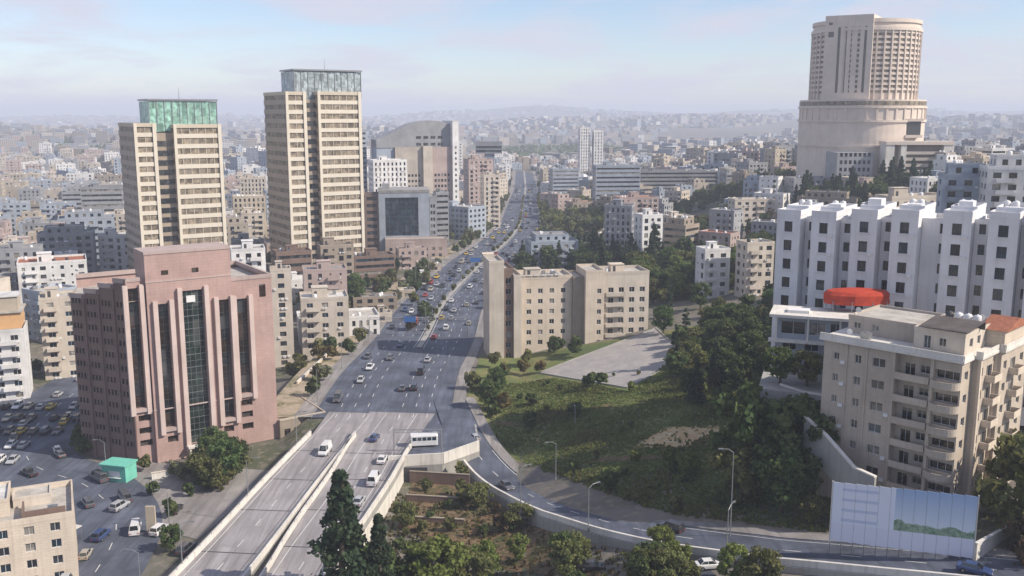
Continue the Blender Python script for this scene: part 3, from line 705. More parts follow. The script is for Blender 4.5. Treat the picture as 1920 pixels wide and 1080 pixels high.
# ------------------------------------------------------------------ twin striped towers
def striped_tower(label, Y, px_l0, px_l1, px_r0, px_r1, px_r2, px_r3, ytop_l, ytop_r, ycrown, crown_m, cx0, cx1, dark):
    """Two interlocked shafts. Columns: left shaft shade px_l0..px_l1, lit to px_r0, recess to px_r1, right shaft lit to px_r2, white edge to px_r3."""
    x0, z0 = at_root(px_l1, Y); rz = rad(32); c, s = math.cos(rz), math.sin(rz)
    t = thing('striped_tower', label, 'tower', (x0, Y, z0), rz)
    def solve(px, ox, oy, dx, dy, hi=80):     # length along a local direction until the photo column
        lo = 0.0; up = px > proj(x0 + c * ox - s * oy, Y + s * ox + c * oy, 40)[0]
        for _ in range(40):
            m = (lo + hi) / 2; lx, ly = ox + dx * m, oy + dy * m
            p = proj(x0 + c * lx - s * ly, Y + s * lx + c * ly, 40)[0]
            if (p < px) == up: lo = m
            else: hi = m
        return lo
    dep = solve(px_l0, 0, 0, 0, 1); w1 = solve(px_r0, 0, 0, 1, 0); 
    ox = solve(px_r1 - 4, 0, 3.2, 1, 0); w2 = solve(px_r2, ox, 3.2, 1, 0, 90)
    hl = atY(px_l1, ytop_l, Y)[2] - z0; hr = atY(px_r1, ytop_r, Y + ox * s + 3)[2] - z0; hc = atY(px_r1, ycrown, Y + ox * s + 6)[2] - z0
    fl = 17; base = 6.0
    HEROES.append((x0 + 12, Y + 18, 36))
    def shaft(x, y, w, d, h, front, hasleft):
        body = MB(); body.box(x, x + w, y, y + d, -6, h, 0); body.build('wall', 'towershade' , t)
        n = int((h - base) / 4.0); p = (h - base) / n
        for k in range(n):          # each storey: a dark glazed band and a spandrel, pale in front, shade in its colour on the left
            zb = base + k * p
            mb = MB(); mb.box(x - .05, x + w + .05, y - .55, y - .03, zb, zb + p * .42); mb.build('spandrel', 'towerband' if k % 1 == 0 else 'towerstone', t)
            mb = MB(); mb.box(x + .2, x + w - .2, y - .22, y - .03, zb + p * .42 + .003, zb + p - .003); mb.build('window_band', 'glass_tower', t)
            if hasleft:
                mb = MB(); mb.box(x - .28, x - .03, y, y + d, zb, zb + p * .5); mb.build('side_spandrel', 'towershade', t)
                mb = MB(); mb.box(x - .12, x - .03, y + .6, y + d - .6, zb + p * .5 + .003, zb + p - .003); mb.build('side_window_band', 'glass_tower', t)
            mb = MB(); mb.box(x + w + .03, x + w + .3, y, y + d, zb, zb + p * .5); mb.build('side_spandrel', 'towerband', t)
            mm = max(2, int(w / 3.2))
            mb = MB()
            for i in range(1, mm): mb.box(x + w * i / mm - .12, x + w * i / mm + .12, y - .42, y - .223, zb + p * .42 + .006, zb + p - .006)
            tag(mb.build('mullions', 'towerstone', t), kind='stuff')
        mb = MB(); mb.box(x - .3, x + w + .3, y - .7, y + d, h, h + 1.5); mb.build('cornice', 'towerstone', t)
        mb = MB(); mb.box(x - .15, x + w + .15, y - .6, y - .03, -6, base - .02); mb.build('base_wall', 'creamfront', t)
        for u in ((x - .1, x + 1.1), (x + w - 1.3, x + w + .1)):
            mb = MB(); mb.box(u[0], u[1], y - .95, y - .56, -6, h + 1.5); mb.build('pilaster', 'towerband', t)
    shaft(0, 0, w1, dep, hl, True, True)
    shaft(ox, 3.2, w2, dep * .95, hr, True, True)
    mb = MB(); mb.box(w1 + .3, ox - .3, 5.4, dep, -6, hr - 2); mb.build('recess_wall', 'tan', t)  # recess painted darker than the shafts to stand for its shade
    if ox - w1 > .9:
        n = int((hr - base) / 4)
        for k in range(n):
            mb = MB(); mb.box(w1 + .3, ox - .3, 5.2, 5.395, base + k * 4.0, base + k * 4.0 + 2.2); mb.build('window_band', 'glass_dark', t)
    # glazed crown
    a = solve(cx0, 0, 7, 1, 0) if proj(x0 - s * 7, Y + c * 7, 40)[0] < cx0 else 0
    b = solve(cx1, 0, 7, 1, 0, 120)
    mb = MB(); mb.box(a, b, 7, 7 + dep * .6, hl - 2, hc); mb.build('crown', crown_m, t)
    n = max(3, int((b - a) / 3.0)); 
    for i in range(n + 1):
        mb = MB(); u = a + (b - a) * i / n; mb.box(u - .12, u + .12, 6.75, 7 - .003, hr - 1, hc + .3); mb.build('mullion', 'metal_grey', t)
    mb = MB(); mb.box(a - .5, b + .5, 6.3, 7.5 + dep * .6, hc + .3, hc + 1.0); mb.build('crown_roof', 'metal_grey', t)
    mb = MB(); mb.box(w1 * .3, w1 * .6, -.9, -.61, 0, 3.6); mb.build('doorway', 'glass_dark', t)
    mb = MB(); mb.tube((b * .6, 12, hc + 1), (b * .6, 12, hc + 6), .12, .05, 6); mb.build('mast', 'metal_grey', t)
    return t
striped_tower('shorter twin tower with cream stripes and a pale green glazed crown', 395, 232, 272, 300, 337, 420, 428, 238, 240, 190, 'glass_green', 290, 415, 0)
striped_tower('taller twin tower with beige stripes and a grey glazed crown', 425, 503, 549, 579, 605, 680, 688, 178, 178, 134, 'glass_haze', 560, 682, 1)

# ------------------------------------------------------------------ round hotel tower on the right
def round_tower():
    Y = 600.0; x0, z0 = at_root(1607, Y); z0 = 33
    t = thing('round_tower', 'stacked round stone hotel tower rising above the skyline', 'tower', (x0, Y, z0 - 4))
    HEROES.append((x0, Y, 52)); S = (Y * CP + 8) / FPX
    r1, r2 = 92 * S, 113 * S; Z = lambda py: atY(1607, py + 5, Y)[2] - (z0 - 4)
    zt, zs, zb = Z(40), Z(183), Z(268)
    mb = MB(); mb.lathe([(r1, zs), (r1, zt), (r1 - 1, zt)], 64, 0); mb.poly([((r1 - 1) * math.cos(i * math.pi / 24), (r1 - 1) * math.sin(i * math.pi / 24), zt - .4) for i in range(48)])
    mb.build('upper_drum', 'drumstone', t)
    nfl = 13; p = (zt - zs - 7) / nfl
    for k in range(nfl):
        zz = zs + 3 + k * p
        mb = MB(); mb.lathe([(r1 + .08, zz + .9), (r1 + .08, zz + 2.3)], 64); mb.build('window_ring', 'glass_tower', t, smooth=True)
        mb = MB(); mb.lathe([(r1, zz + 2.32), (r1 + .55, zz + 2.32), (r1 + .55, zz + p + .6), (r1, zz + p + .6)], 64); mb.build('floor_ring', 'drumstone', t, smooth=False)
    for i in range(44):
        a = 2 * math.pi * i / 44
        if math.sin(a) > .35: continue
        mb = MB(); mb.box(r1 - .2, r1 + 1.0, -.42, .42, zs, zt - 6); mb.build('fin', 'drumstone', t, (0, 0, 0), a)
    mb = MB(); mb.lathe([(r1, zt - 6), (r1 + 1.3, zt - 6), (r1 + 1.3, zt - 4.2), (r1, zt - 4.2)], 64); mb.build('cornice', 'drumstone', t)
    mb = MB(); mb.lathe([(r1, zt - 1.5), (r1 + .8, zt - 1.5), (r1 + .8, zt + .6), (r1 - .8, zt + .6), (r1 - .8, zt - 1)], 64); mb.build('parapet', 'drumstone', t)
    # flat slab with vertical slots on the left of the drum
    sx0, sx1 = -17.5, 9.5; ys = -r1 * 1.03
    mb = MB(); facade(mb, (sx0, ys), (1, 0), sx1 - sx0, zs, Z(31), [(2, 5.2, Z(70), Z(60)), (2, 4.2, Z(48), Z(43))] + [(q, q + 1.5, zs + 4, Z(52)) for q in (7.5, 11.2, 14.9, 18.6, 22.3)], .8)
    mb.quad((sx0, 6, zs), (sx0, ys, zs), (sx0, ys, Z(31)), (sx0, 6, Z(31))); mb.quad((sx1, ys, zs), (sx1, 0, zs), (sx1, 0, Z(31)), (sx1, ys, Z(31)))
    mb.quad((sx0, ys, Z(31)), (sx1, ys, Z(31)), (sx1, 6, Z(31)), (sx0, 6, Z(31))); mb.build('lift_shaft', 'drumstone', t, rz=rad(-30))
    mb = MB(); mb.box(sx0 + 1, sx1 - 1, ys + .75, ys + .79, zs, Z(34)); mb.build('slot_glass', 'glass_brown', t, rz=rad(-30))
    # lower drum
    r2 -= 1; mb = MB(); mb.lathe([(r2, -10), (r2, zs), (r1 - 1, zs)], 64); mb.build('lower_drum', 'drumstone', t)
    for zz in (zs - 5, zs - 13, zb):
        mb = MB(); mb.lathe([(r2, zz), (r2 + .8, zz), (r2 + .8, zz + 1.3), (r2, zz + 1.3)], 64); mb.build('floor_ring', 'drumstone', t)
    mb = MB(); mb.lathe([(r2 + .1, zs - 3.4), (r2 + .1, zs - .9)], 64); mb.build('window_ring', 'glass_tower', t)
    for i in range(40):
        a = 2 * math.pi * i / 40
        if math.sin(a) > .3: continue
        mb = MB(); mb.box(r2 - .2, r2 + .5, -.6, .6, zs - 11.6, zs - 5.1 + 1.3 - 1.4); mb.build('fin', 'drumstone', t, (0, 0, 0), a + .05)
    ax = 58 * S; mb = MB(); yy = -math.sqrt(r2 * r2 - ax * ax); mb.box(ax - 4, ax + 4, yy - 2.4, yy + 3, Z(246), Z(222)); mb.build('loggia', 'frame_dark', t)  # solid dark box in place of the shade inside an opening
    mb = MB(); mb.box(ax - 5, ax + 5, yy - 3.2, yy + 3, Z(222), Z(217)); mb.box(ax - 5, ax + 5, yy - 3.2, yy + 3, Z(251), Z(246)); mb.build('loggia_frame', 'drumstone', t)
    # podium: dark wing at left, colonnade at right with pale piers and horizontal louvres
    q = lambda px: (px - 1607) * S * .94
    mb = MB(); facade(mb, (q(1518), -44), (1, 0), q(1584) - q(1518), -6, Z(276) , rows(1, q(1584) - q(1518) - 1, 7, 1.6, 2.2, 1.2, 4.2, 1, 6), .3); mb.quad((q(1518), -20, -6), (q(1518), -44, -6), (q(1518), -44, Z(276)), (q(1518), -20, Z(276)))
    mb.quad((q(1584), -44, -6), (q(1584), -20, -6), (q(1584), -20, Z(276)), (q(1584), -44, Z(276))); mb.quad((q(1518), -44, Z(276)), (q(1584), -44, Z(276)), (q(1584), -20, Z(276)), (q(1518), -20, Z(276))); mb.build('wing', 'grey', t)
    mb = MB(); mb.box(q(1519), q(1583), -43.65, -43.6, -5, Z(280)); mb.build('wing_glass', 'glass_dark', t)
    for a, b in ((1600, 1616), (1628, 1638), (1706, 1724)):
        mb = MB(); mb.box(q(a), q(b), -49, -40, -6, Z(262)); mb.build('pier', 'parapetwhite', t)
    mb = MB(); mb.box(q(1600), q(1724), -49.4, -38, Z(262), Z(256)); mb.build('podium_roof', 'drumstone', t)
    for k in range(6):
        zz = Z(332) + k * (Z(268) - Z(332)) / 6
        mb = MB(); mb.box(q(1638), q(1706), -48, -46.6, zz, zz + 1.7); mb.build('louvre', 'cream', t)
    mb = MB(); mb.box(q(1604), q(1720), -45, -30, -6, Z(263)); mb.build('podium_wall', 'tan', t)
round_tower()

# ------------------------------------------------------------------ stone apartment building, lower right
def stone_apartments():
    P1 = Vector((69.2, 143.0)); rz = rad(-45); dx, dy = math.cos(rz), math.sin(rz); L = 22.7
    P0 = P1 - Vector((dx, dy)) * L; z0 = 11.0; zr = 40.2 - z0; fh = 3.72
    t = thing('apartment_building', 'beige stone apartment building with balconies above the blue and white hoarding', 'building', (P0.x, P0.y, z0), rz)
    HEROES.append((75, 158, 24)); top = 7 * fh + .4
    def ux(px, y=0):
        lo, hi = 0, 45
        for _ in range(40):
            m = (lo + hi) / 2
            X, Yy = P0.x + dx * m - dy * y, P0.y + dy * m + dx * y
            if proj(X, Yy, 30)[0] < px: lo = m
            else: hi = m
        return lo
    f0 = 1
    ops = []
    for a, b, hh in ((1560, 1570, 1.2), (1599, 1611, 1.4), (1632, 1656, 1.5)):
        ops += [(ux(a), ux(b), f * fh + 1.0, f * fh + 1.0 + hh) for f in range(f0, 7)]
    u1 = ux(1675)
    mb = MB(); o = facade(mb, (0, 0), (1, 0), u1, -4, top, ops, .28); put_windows(t, (0, 0), (1, 0), o, .28, GL, 'frame_white', True)
    # balcony bay: recessed 1.4 m, with doors and balconies
    u2, u3 = ux(1742), L
    dops = [(.9, 2.6, f * fh + .1, f * fh + 2.3) for f in range(f0, 7)] + [(3.4, u2 - u1 - .8, f * fh + 1.0, f * fh + 2.3) for f in range(f0, 7)]
    mb.quad((u1, 0, -4), (u1, 1.5, -4), (u1, 1.5, top), (u1, 0, top)); o = facade(mb, (u1, 1.5), (1, 0), u2 - u1, -4, top, dops, .2); put_windows(t, (u1, 1.5), (1, 0), o, .2, ['glass_dark', 'glass_brown'], 'frame_white', True)
    mb.quad((u2, 1.5, -4), (u2, 0, -4), (u2, 0, top), (u2, 1.5, top))
    o = facade(mb, (u2, 0), (1, 0), u3 - u2, -4, top, [(.5, u3 - u2 - .25, f * fh + 1.0, f * fh + 2.5) for f in range(f0, 7)], .9); put_windows(t, (u2, 0), (1, 0), o, .9, ['glass_dark', 'glass_brown'], 'frame_white', True, nx=2)
    # sunlit side, stepping back and out again
    def sd(y0, y1, xx, cols, bal):
        ww = y1 - y0
        oo = []
        for a, b, s_, h_ in cols: oo += [(a, b, f * fh + s_, f * fh + s_ + h_) for f in range(f0, 7)]
        o = facade(mb, (xx, y0), (0, 1), ww, -4, top, oo, .3); put_windows(t, (xx, y0), (0, 1), o, .3, GL, 'frame_white', True)
        for a, b in bal:
            for f in range(f0, 7): link('balcony', balcony_mesh(b - a, 1.5, 'solid', ('creamfront', 'frame_dark')), t, (xx, y0 + a, f * fh), math.pi / 2)
    sd(0, 4.2, L, [(1.2, 2.7, 1.0, 1.4)], [])
    mb.quad((L, 4.2, -4), (L + 0.9, 4.2, -4), (L + 0.9, 4.2, top), (L, 4.2, top))
    sd(4.2, 11.5, L + 0.9, [(.9, 2.3, 1.0, 1.4), (3.9, 6.3, .1, 2.2)], [(3.4, 6.8)])
    mb.quad((L + 0.9, 11.5, -4), (L, 11.5, -4), (L, 11.5, top), (L + 0.9, 11.5, top))
    mb.quad((L, 11.5, -4), (L + 1.9, 11.5, -4), (L + 1.9, 11.5, top), (L, 11.5, top))
    sd(11.5, 24, L + 1.9, [(1.2, 2.6, 1.0, 1.4), (4.4, 6.8, .1, 2.2), (9.0, 10.6, 1.0, 1.4)], [(3.9, 7.3)])
    mb.quad((L + 1.9, 24, -4), (0, 24, -4), (0, 24, top), (L + 1.9, 24, top)); mb.quad((0, 24, -4), (0, 0, -4), (0, 0, top), (0, 24, top))
    mb.build('wall', 'aptstone', t)
    for f in range(f0, 7):
        link('balcony', balcony_mesh(u2 - u1 - .3, 1.6, 'solid', ('aptstone', 'frame_dark')), t, (u1 + .15, 1.0, f * fh))
    rr = (L - u2) / 2 + .1; cxx = (u2 + L) / 2
    mb = MB(); n_ = 14; arc = [(rr * math.cos(math.pi + math.pi * i / n_), 1.9 * math.sin(math.pi + math.pi * i / n_)) for i in range(n_ + 1)]
    mb.poly([(x_, y_, 0) for x_, y_ in arc]); mb.poly([(x_, y_, -.2) for x_, y_ in reversed(arc)])
    for (a0, b0), (a1, b1) in zip(arc, arc[1:]):
        mb.quad((a0, b0, -.2), (a1, b1, -.2), (a1, b1, 1.0), (a0, b0, 1.0)); mb.quad((a0 * .96, b0 * .93, 0), (a0 * .96, b0 * .93, 1.0), (a1 * .96, b1 * .93, 1.0), (a1 * .96, b1 * .93, 0)); mb.quad((a0, b0, 1.0), (a1, b1, 1.0), (a1 * .96, b1 * .93, 1.0), (a0 * .96, b0 * .93, 1.0))
    cb_ = mb.mesh('balcony', ['aptstone'])
    for f in range(f0, 7): link('balcony', cb_, t, (cxx, -.003, f * fh))
    for u in (u1 - .5, u2 - .1):
        pm = MB(); pm.box(u, u + .5, -.3, -.01, -4, top); pm.build('pilaster', 'aptstone', t)
    for u in (ux(1583), ux(1620)): pm = MB(); pm.box(u, u + .3, -.15, -.01, -4, top); pm.build('pilaster', 'aptstone', t)
    for y_ in (4.2, 11.4):
        pm = MB(); pm.box(L + 0.91, L + 1.35, y_ - .1, y_ + .5, -4, top); pm.build('pilaster', 'creamfront', t)
    # cornice slab, roof terrace, penthouse floor, tiled edge
    mb = MB(); mb.poly([(-.6, -.7, top), (L + .5, -.7, top), (L + .5, 3.9, top), (L + 1.6, 3.9, top), (L + 1.6, 11.4, top), (L + 2.5, 11.4, top), (L + 2.5, 24.4, top), (-.6, 24.4, top)][::1])
    n = [(-.6, -.7), (L + .5, -.7), (L + .5, 3.9), (L + 1.6, 3.9), (L + 1.6, 11.4), (L + 2.5, 11.4), (L + 2.5, 24.4), (-.6, 24.4)]
    mb = MB(); mb.prism(n, top, top + .45, 0, None, True); mb.build('cornice', 'parapetwhite', t)
    for (a, b) in zip(n, n[1:]):
        v = Vector((b[0] - a[0], b[1] - a[1])); l = v.length; mb = MB(); mb.box(.02, l - .02, .15, .33, top + .45, top + 1.25); mb.build('parapet', 'parapetwhite', t, (*a, 0), math.atan2(v.y, v.x))
    zt = top + .45
    volume(t, ux(1690), 3.2, zt, L - ux(1690) - 1.0, 15, 3.0, 'cream', 'roof_pale', {0: [(1.6, 2.7, zt + .2, zt + 2.3), (4.0, 5.1, zt + .9, zt + 2.2)], 1: rows(1, 14, 4, 1.4, 1.4, .9, 3.0, 0, 1, zt)}, single=True, par=.5)
    volume(t, 1.2, 6, zt, ux(1690) - 2.0, 12, 2.8, 'beige', 'roof_pale', {0: [(1.0, 2.2, zt + .9, zt + 2.0), (4.2, 5.4, zt + .9, zt + 2.0)]}, single=True, par=.4)
    mb = MB(); mb.box(L - 1.2, L + 1.8, 12.5, 23.0, zt, zt + 2.9, 0); mb.build('penthouse', 'creamfront', t)
    mb = MB()
    mb.poly([(L - 2, 11.8, zt + 2.9), (L + 2.4, 11.8, zt + 2.9), (L + 2.4, 17, zt + 4.5), (L - 2, 17, zt + 4.5)]); mb.poly([(L - 2, 17, zt + 4.5), (L + 2.4, 17, zt + 4.5), (L + 2.4, 23.6, zt + 2.9), (L - 2, 23.6, zt + 2.9)])
    mb.poly([(L + 2.4, 11.8, zt + 2.9), (L + 2.4, 23.6, zt + 2.9), (L + 2.4, 17, zt + 4.5)]); mb.poly([(L - 2, 23.6, zt + 2.9), (L - 2, 11.8, zt + 2.9), (L - 2, 17, zt + 4.5)]); mb.build('tiled_roof', 'roof_tile', t)
    mb = MB(); mb.poly([(L - 8, 2.2, zt + 3.85), (L - .2, 2.2, zt + 3.85), (L - .2, 9, zt + 4.6), (L - 8, 9, zt + 4.6)]); mb.box(L - 8, L - .2, 9, 9.2, zt + 3.3, zt + 4.6); mb.build('roof_screen', 'roof_dark', t)
    for f in range(1, 7):
        for u in (ux(1578), ux(1664)):
            if rnd.random() < .6: mb = MB(); mb.box(-.4, .4, -.36, -.02, 0, .55); mb.build('air_conditioner', 'tank_white', t, (u, 0, f * fh + .5))
    for i in range(7): link('water_tank', tank_mesh('tank_white'), t, (2 + i * 1.9, 19.5 + (i % 2), zt))
    for i in range(4): link('water_tank', tank_mesh('tank_white' if i else 'tank_black'), t, (ux(1690) + 1 + i * 1.5, 15, zt + 3.0))
    link('satellite_dish', dish_mesh(), t, (L - 3, 16, zt + 3.0)); link('satellite_dish', dish_mesh(), t, (2, 8, zt + 2.9))
    link('satellite_dish', dish_mesh(), t, (3, 3, zt)); link('air_conditioner', hvac_mesh(), t, (5, 2.6, zt))
stone_apartments()

# ------------------------------------------------------------------ row of white apartment blocks
def white_blocks():
    specs = [(1475, 201, 402, 'dark tree beside it'), (1540, 196.5, 405, ''), (1615, 191.5, 402, ''), (1690, 186.5, 403, ''), (1787, 181, 405, ''), (1873, 175.5, 408, ''), (1950, 171, 410, '')]
    lab = ['white apartment block at the tree end of the white row, showing three windows', 'white apartment block rising directly behind the left end of the red canopy', 'white apartment block behind the middle of the red canopy', 'white apartment block just right of the red canopy, before the gap in the row',
           'white apartment block first after the wide gap in the white row', 'tall white apartment block second from the right end of the white row', 'white apartment block cut by the right edge at the end of the white row']
    rz = rad(-35); c, s = math.cos(rz), math.sin(rz); proto = None
    for i, (px, Y, yt, _) in enumerate(specs):
        z0 = 18.0; x, _z = at_root(px, Y, 45); zt = atY(px, yt, Y)[2]; hh = zt - z0; bw = 5.0; fh = 3.95
        ox, oy = x - c * bw / 2, Y - s * bw / 2
        t = thing('apartment_block', lab[i], 'building', (ox, oy, z0), rz, 'white apartment blocks in a staggered row'); nf = int(hh / fh); zz = hh - nf * fh - .6
        ops = [(bw / 2 - .85, bw / 2 + .85, zz + f * fh + .9, zz + f * fh + 3.1) for f in range(nf)]
        volume(t, 0, 0, 0, bw, 5.0, hh, 'whiteblock', 'roof_white', {0: ops}, .3, ['glass_dark', 'glass_blue'], 'frame_dark', True, par=1.0, nx=1)
        ops2 = [(1.0, 2.2, zz + f * fh + 1.0, zz + f * fh + 3.0) for f in range(nf)]
        gap = 3.1 if i != 3 else 5.6
        volume(t, bw + .06, 3.2, 0, gap, 11.8, hh - 1.5, 'whiteblock', 'roof_white', {0: [(q[0] + (gap - 3.3), q[1] + (gap - 3.3), q[2], q[3]) for q in ops2]}, .3, ['glass_dark', 'glass_blue'], 'frame_dark', True, par=.8)
        for f in range(nf):
            if rnd.random() < .35: mb = MB(); mb.box(0, .8, -.38, -.02, 0, .55); mb.build('air_conditioner', 'tank_white', t, (bw / 2 + 1.1, 0, zz + f * fh + .3))
        volume(t, .3, 5.06, 0, bw - .4, 10, hh + .8, 'whiteblock', 'roof_white', {}, par=.7)
        mb = MB(); mb.box(1.2, 3.8, 7, 10.5, hh + .8, hh + 1.2 + (i * 7 % 5) * .35); mb.build('stair_house', 'whiteblock', t)
        for k in range(2): link('water_tank', tank_mesh('tank_white'), t, (1 + k * 1.6, 12.6, hh + .8))
        for f in range(nf):
            mb = MB(); mb.box(bw / 2 - 1.15, bw / 2 + 1.15, -.28, -.003, zz + f * fh + .72, zz + f * fh + .88); mb.build('sill', 'whiteblock', t)
        HEROES.append((x + 4, Y + 5, 13))
white_blocks()

# ------------------------------------------------------------------ cream apartment building beside the boulevard
def roadside_apartments():
    Y = 291; x, z0 = at_root(918, Y, 0); rz = rad(10); z0 = -1.0
    t = thing('apartment_building', 'cream apartment building with a narrow end tower beside the boulevard', 'building', (x, Y, z0), rz)
    k = 300 / FPX
    hA = atY(930, 494, Y)[2] - z0; hB = atY(1020, 528, Y)[2] - z0; hC = atY(1160, 508, Y + 8)[2] - z0
    a, b, c_ = 57 * k * 1.02, 130 * k * 1.0, 125 * k
    fh = 3.3
    volume(t, 0, 0, 0, 4.6, 13, hA, 'cream', 'roof_pale', {}, par=.8, base=4)
    nf = int(hA / 3.4)
    volume(t, 4.66, .6, 0, 2.9, 12, hA - 2.5, 'brown', 'roof_pale', {0: [(.5, 2.3, f * 3.4 + .7, f * 3.4 + 2.5) for f in range(nf)]}, single=True, par=.8, base=4)
    volume(t, 7.62, -.6, 0, 2.4, 13, hA - 4.5, 'cream', 'roof_pale', {}, par=.8, base=4)
    volume(t, 10.1, 2.5, 0, b - 5, 12, hB, 'creamfront', 'roof_pale', {0: rows(1, b - 6, 4, 1.5, 1.5, 1, fh, 1, 7)}, single=True, par=1.0, base=4)
    volume(t, b + 5.2, 1.0, 0, 3.4, 13, hC - 2, 'tan', 'roof_pale', {}, par=.5, base=4)
    volume(t, b + 8.66, -1.0, 0, 6.0, 13, hC, 'creamfront', 'roof_pale', {0: rows(3.2, 5.6, 1, 1.3, 1.5, 1, fh, 1, 7)}, single=True, par=.8, base=4)
    volume(t, b + 14.72, 0.4, 0, 15, 12, hC - 1, 'cream', 'roof_pale', {0: rows(.8, 14.5, 4, 1.7, 1.6, .9, fh, 1, 7), 1: rows(1, 11, 3, 1.4, 1.5, 1, fh, 1, 7)}, single=True, par=.9, base=4)
    for f in range(1, 7): link('balcony', balcony_mesh(6.4, 1.2, 'solid', ('cream', 'frame_dark')), t, (b + 15.4, .4, f * fh))
    roof_kit(t, 11, 4, b - 8, 9, hB, 6, True, 'cream'); roof_kit(t, b + 15, 2, 12, 9, hC - 1, 6, True, 'creamfront')
    for i in range(6):
        mb = MB(); mb.box(10.1 + i * 2.2, 10.1 + i * 2.2 + 1.6, 2.1, 2.44, hB + 1.0, hB + 1.35); mb.build('coping', 'parapetwhite', t)
    HEROES.append((x + 10, Y + 8, 14)); HEROES.append((x + 34, Y + 10, 18))
roadside_apartments()
# ------------------------------------------------------------------ placement bookkeeping
LM = [('pink granite offices', -78, 225), ('shorter striped tower', -108, 395), ('taller striped tower', -88, 430), ('round hotel tower', 208, 600),
      ('dark glass office block', -62, 520), ('cream boulevard apartments', 15, 297), ('white apartment row', 75, 190), ('balconied stone apartments', 68, 152),
      ('paved lot', 32, 250), ('sign gantry', -20, 206), ('blue and white hoarding', 52, 133), ('brown-roofed street row', -60, 440),
      ('green kiosk', -88, 203), ('curved-roof hotel', -56, 640), ('blue-grey house', 12, 470), ('pale horizon towers', 60, 1000), ('orange-topped corner building', -140, 270), ('wide grey slab block', 105, 740)]
for nm_, px_, Y_ in (('white villa', 1338, 330), ('cream villa', 1418, 320), ('red canopy', 1605, 184), ('annexe roof terrace', 1500, 181), ('stepped garden wall', 1540, 156), ('sandy patch', 1270, 190), ('bright white slope block', 1216, 440),
                     ('grey pier-fronted block', 1162, 455), ('cream slope block', 1272, 470), ('pale broad building', 1411, 520), ('lilac-white stepped building', 1800, 262), ('cream street building', 603, 305), ('tan shop row', 700, 365), ('dark low block', 546, 385),
                     ('long pinkish wall building', 770, 470), ('blue-white banded block', 54, 400), ('pinkish slab block', 120, 450), ('white low block', 464, 330), ('middle boulevard gantry', 800, 322), ('far boulevard gantry', 870, 455), ('white minibus', 788, 211), ('lone white post lamp', 1078, 215),
                     ('tallest street lamp', 1365, 152), ('brown terrace walls', 820, 175), ('tallest conifer', 640, 141), ('grey hall', 1520, 560), ('low wide grey building', 1407, 760), ('slim cream block', 919, 640), ('pillar sign', 285, 175), ('bottom left cream building', 60, 150), ('white corner building', 20, 262), ('tall hillside conifers', 1840, 470), ('sandy block', 465, 560), ('dark overhanging tower', 918, 760)):
    LM.append((nm_, at_root(px_, Y_)[0], Y_))
AUTO = []
def auto(o, desc, x, y, pool): AUTO.append((o, desc, x, y, pool))
ORD = ['nearest', 'second nearest', 'third nearest', 'fourth nearest', 'fifth nearest', 'sixth nearest', 'seventh nearest', 'eighth nearest', 'ninth nearest', 'tenth nearest', 'eleventh nearest', 'twelfth nearest']
def finish_labels():
    B = {}
    for o, desc, x, y, pool in AUTO:
        best = min(LM, key=lambda l: math.hypot((x - l[1]) * 1.5, y - l[2]) / (1 + 0 * l[2]))
        dx, dy = x - best[1], y - best[2]
        if pool == 'car' and pool: pass
        ang = (x / max(y, 1) - best[1] / best[2])
        rel = ('beyond' if dy > 0 else 'in front of') if abs(dy) > abs(dx) * 1.2 else ('right of' if ang > 0 else 'left of')
        B.setdefault((desc, rel, best[0]), []).append((math.hypot(dx, dy), o))
    for (desc, rel, lm_), L in B.items():
        L.sort(key=lambda q: q[0])
        for i, (_, o) in enumerate(L):
            if len(L) == 1: o['label'] = f'{desc} {rel} the {lm_}'
            elif i < 12: o['label'] = f'{desc}, {ORD[i]} {rel} the {lm_}'
            else: o['label'] = f"{desc}, {i + 1}{ {1: 'st', 2: 'nd', 3: 'rd'}.get((i + 1) % 10, 'th') if i > 18 else 'th'} nearest {rel} the {lm_}"
RECTS = []
def protect(x0, y0, x1, y1, zc): RECTS.append((x0, y0, x1, y1, zc))
for i in range(0, len(BC), 4):
    l, r = offset(BC, -BW)[i], offset(BC, BW)[i]
    if l[1] > 900: break
    a, b = proj(l[0], l[1], 0), proj(r[0], r[1], 0); f_ = .35 if l[1] > 420 else 0
    protect(a[0] + (b[0] - a[0]) * f_, a[1] - 1, b[0] - (b[0] - a[0]) * (.0), a[1] + 2, a[2])
for r in [(225, 188, 430, 450, 390), (500, 130, 690, 505, 420), (1490, 30, 1722, 320, 585), (672, 356, 818, 470, 515), (690, 222, 872, 368, 600), (1080, 240, 1140, 290, 950),
          (1455, 380, 1920, 585, 200), (918, 485, 1238, 665, 290), (152, 455, 550, 860, 225), (990, 440, 1085, 500, 440), (1005, 345, 1130, 425, 560), (1110, 305, 1340, 345, 700),
          (500, 480, 720, 700, 300), (870, 640, 1560, 1000, 240), (0, 700, 160, 880, 250), (0, 540, 160, 740, 260), (640, 440, 760, 560, 400), (1760, 270, 1920, 320, 480), (1500, 318, 1760, 345, 450)]: protect(*r)
PLACED = []
GREENZ = [(22, 62, 560, 770), (4, 42, 430, 520), (28, 80, 395, 455), (50, 112, 330, 425), (-112, -72, 440, 520), (-52, -16, 570, 760), (70, 130, 500, 560), (150, 215, 470, 540), (95, 160, 610, 680), (-230, -190, 480, 560)]
def clash(x, y, r):
    for a, b, c in HEROES:
        if (x - a) ** 2 + (y - b) ** 2 < (r + c) ** 2: return True
    for a, b, c in PLACED:
        if (x - a) ** 2 + (y - b) ** 2 < (r + c) ** 2 * .72: return True
    if 150 < y < 1320:
        cx = np.interp(y, BC[:, 1], BC[:, 0]); w = np.interp(y, BC[:, 1], BW)
        if abs(x - cx) < w + r + 3: return True
    if y < 345:
        cx = np.interp(y, LS[:, 1], LS[:, 0])
        if abs(x - cx) < 14 + r: return True
    return False
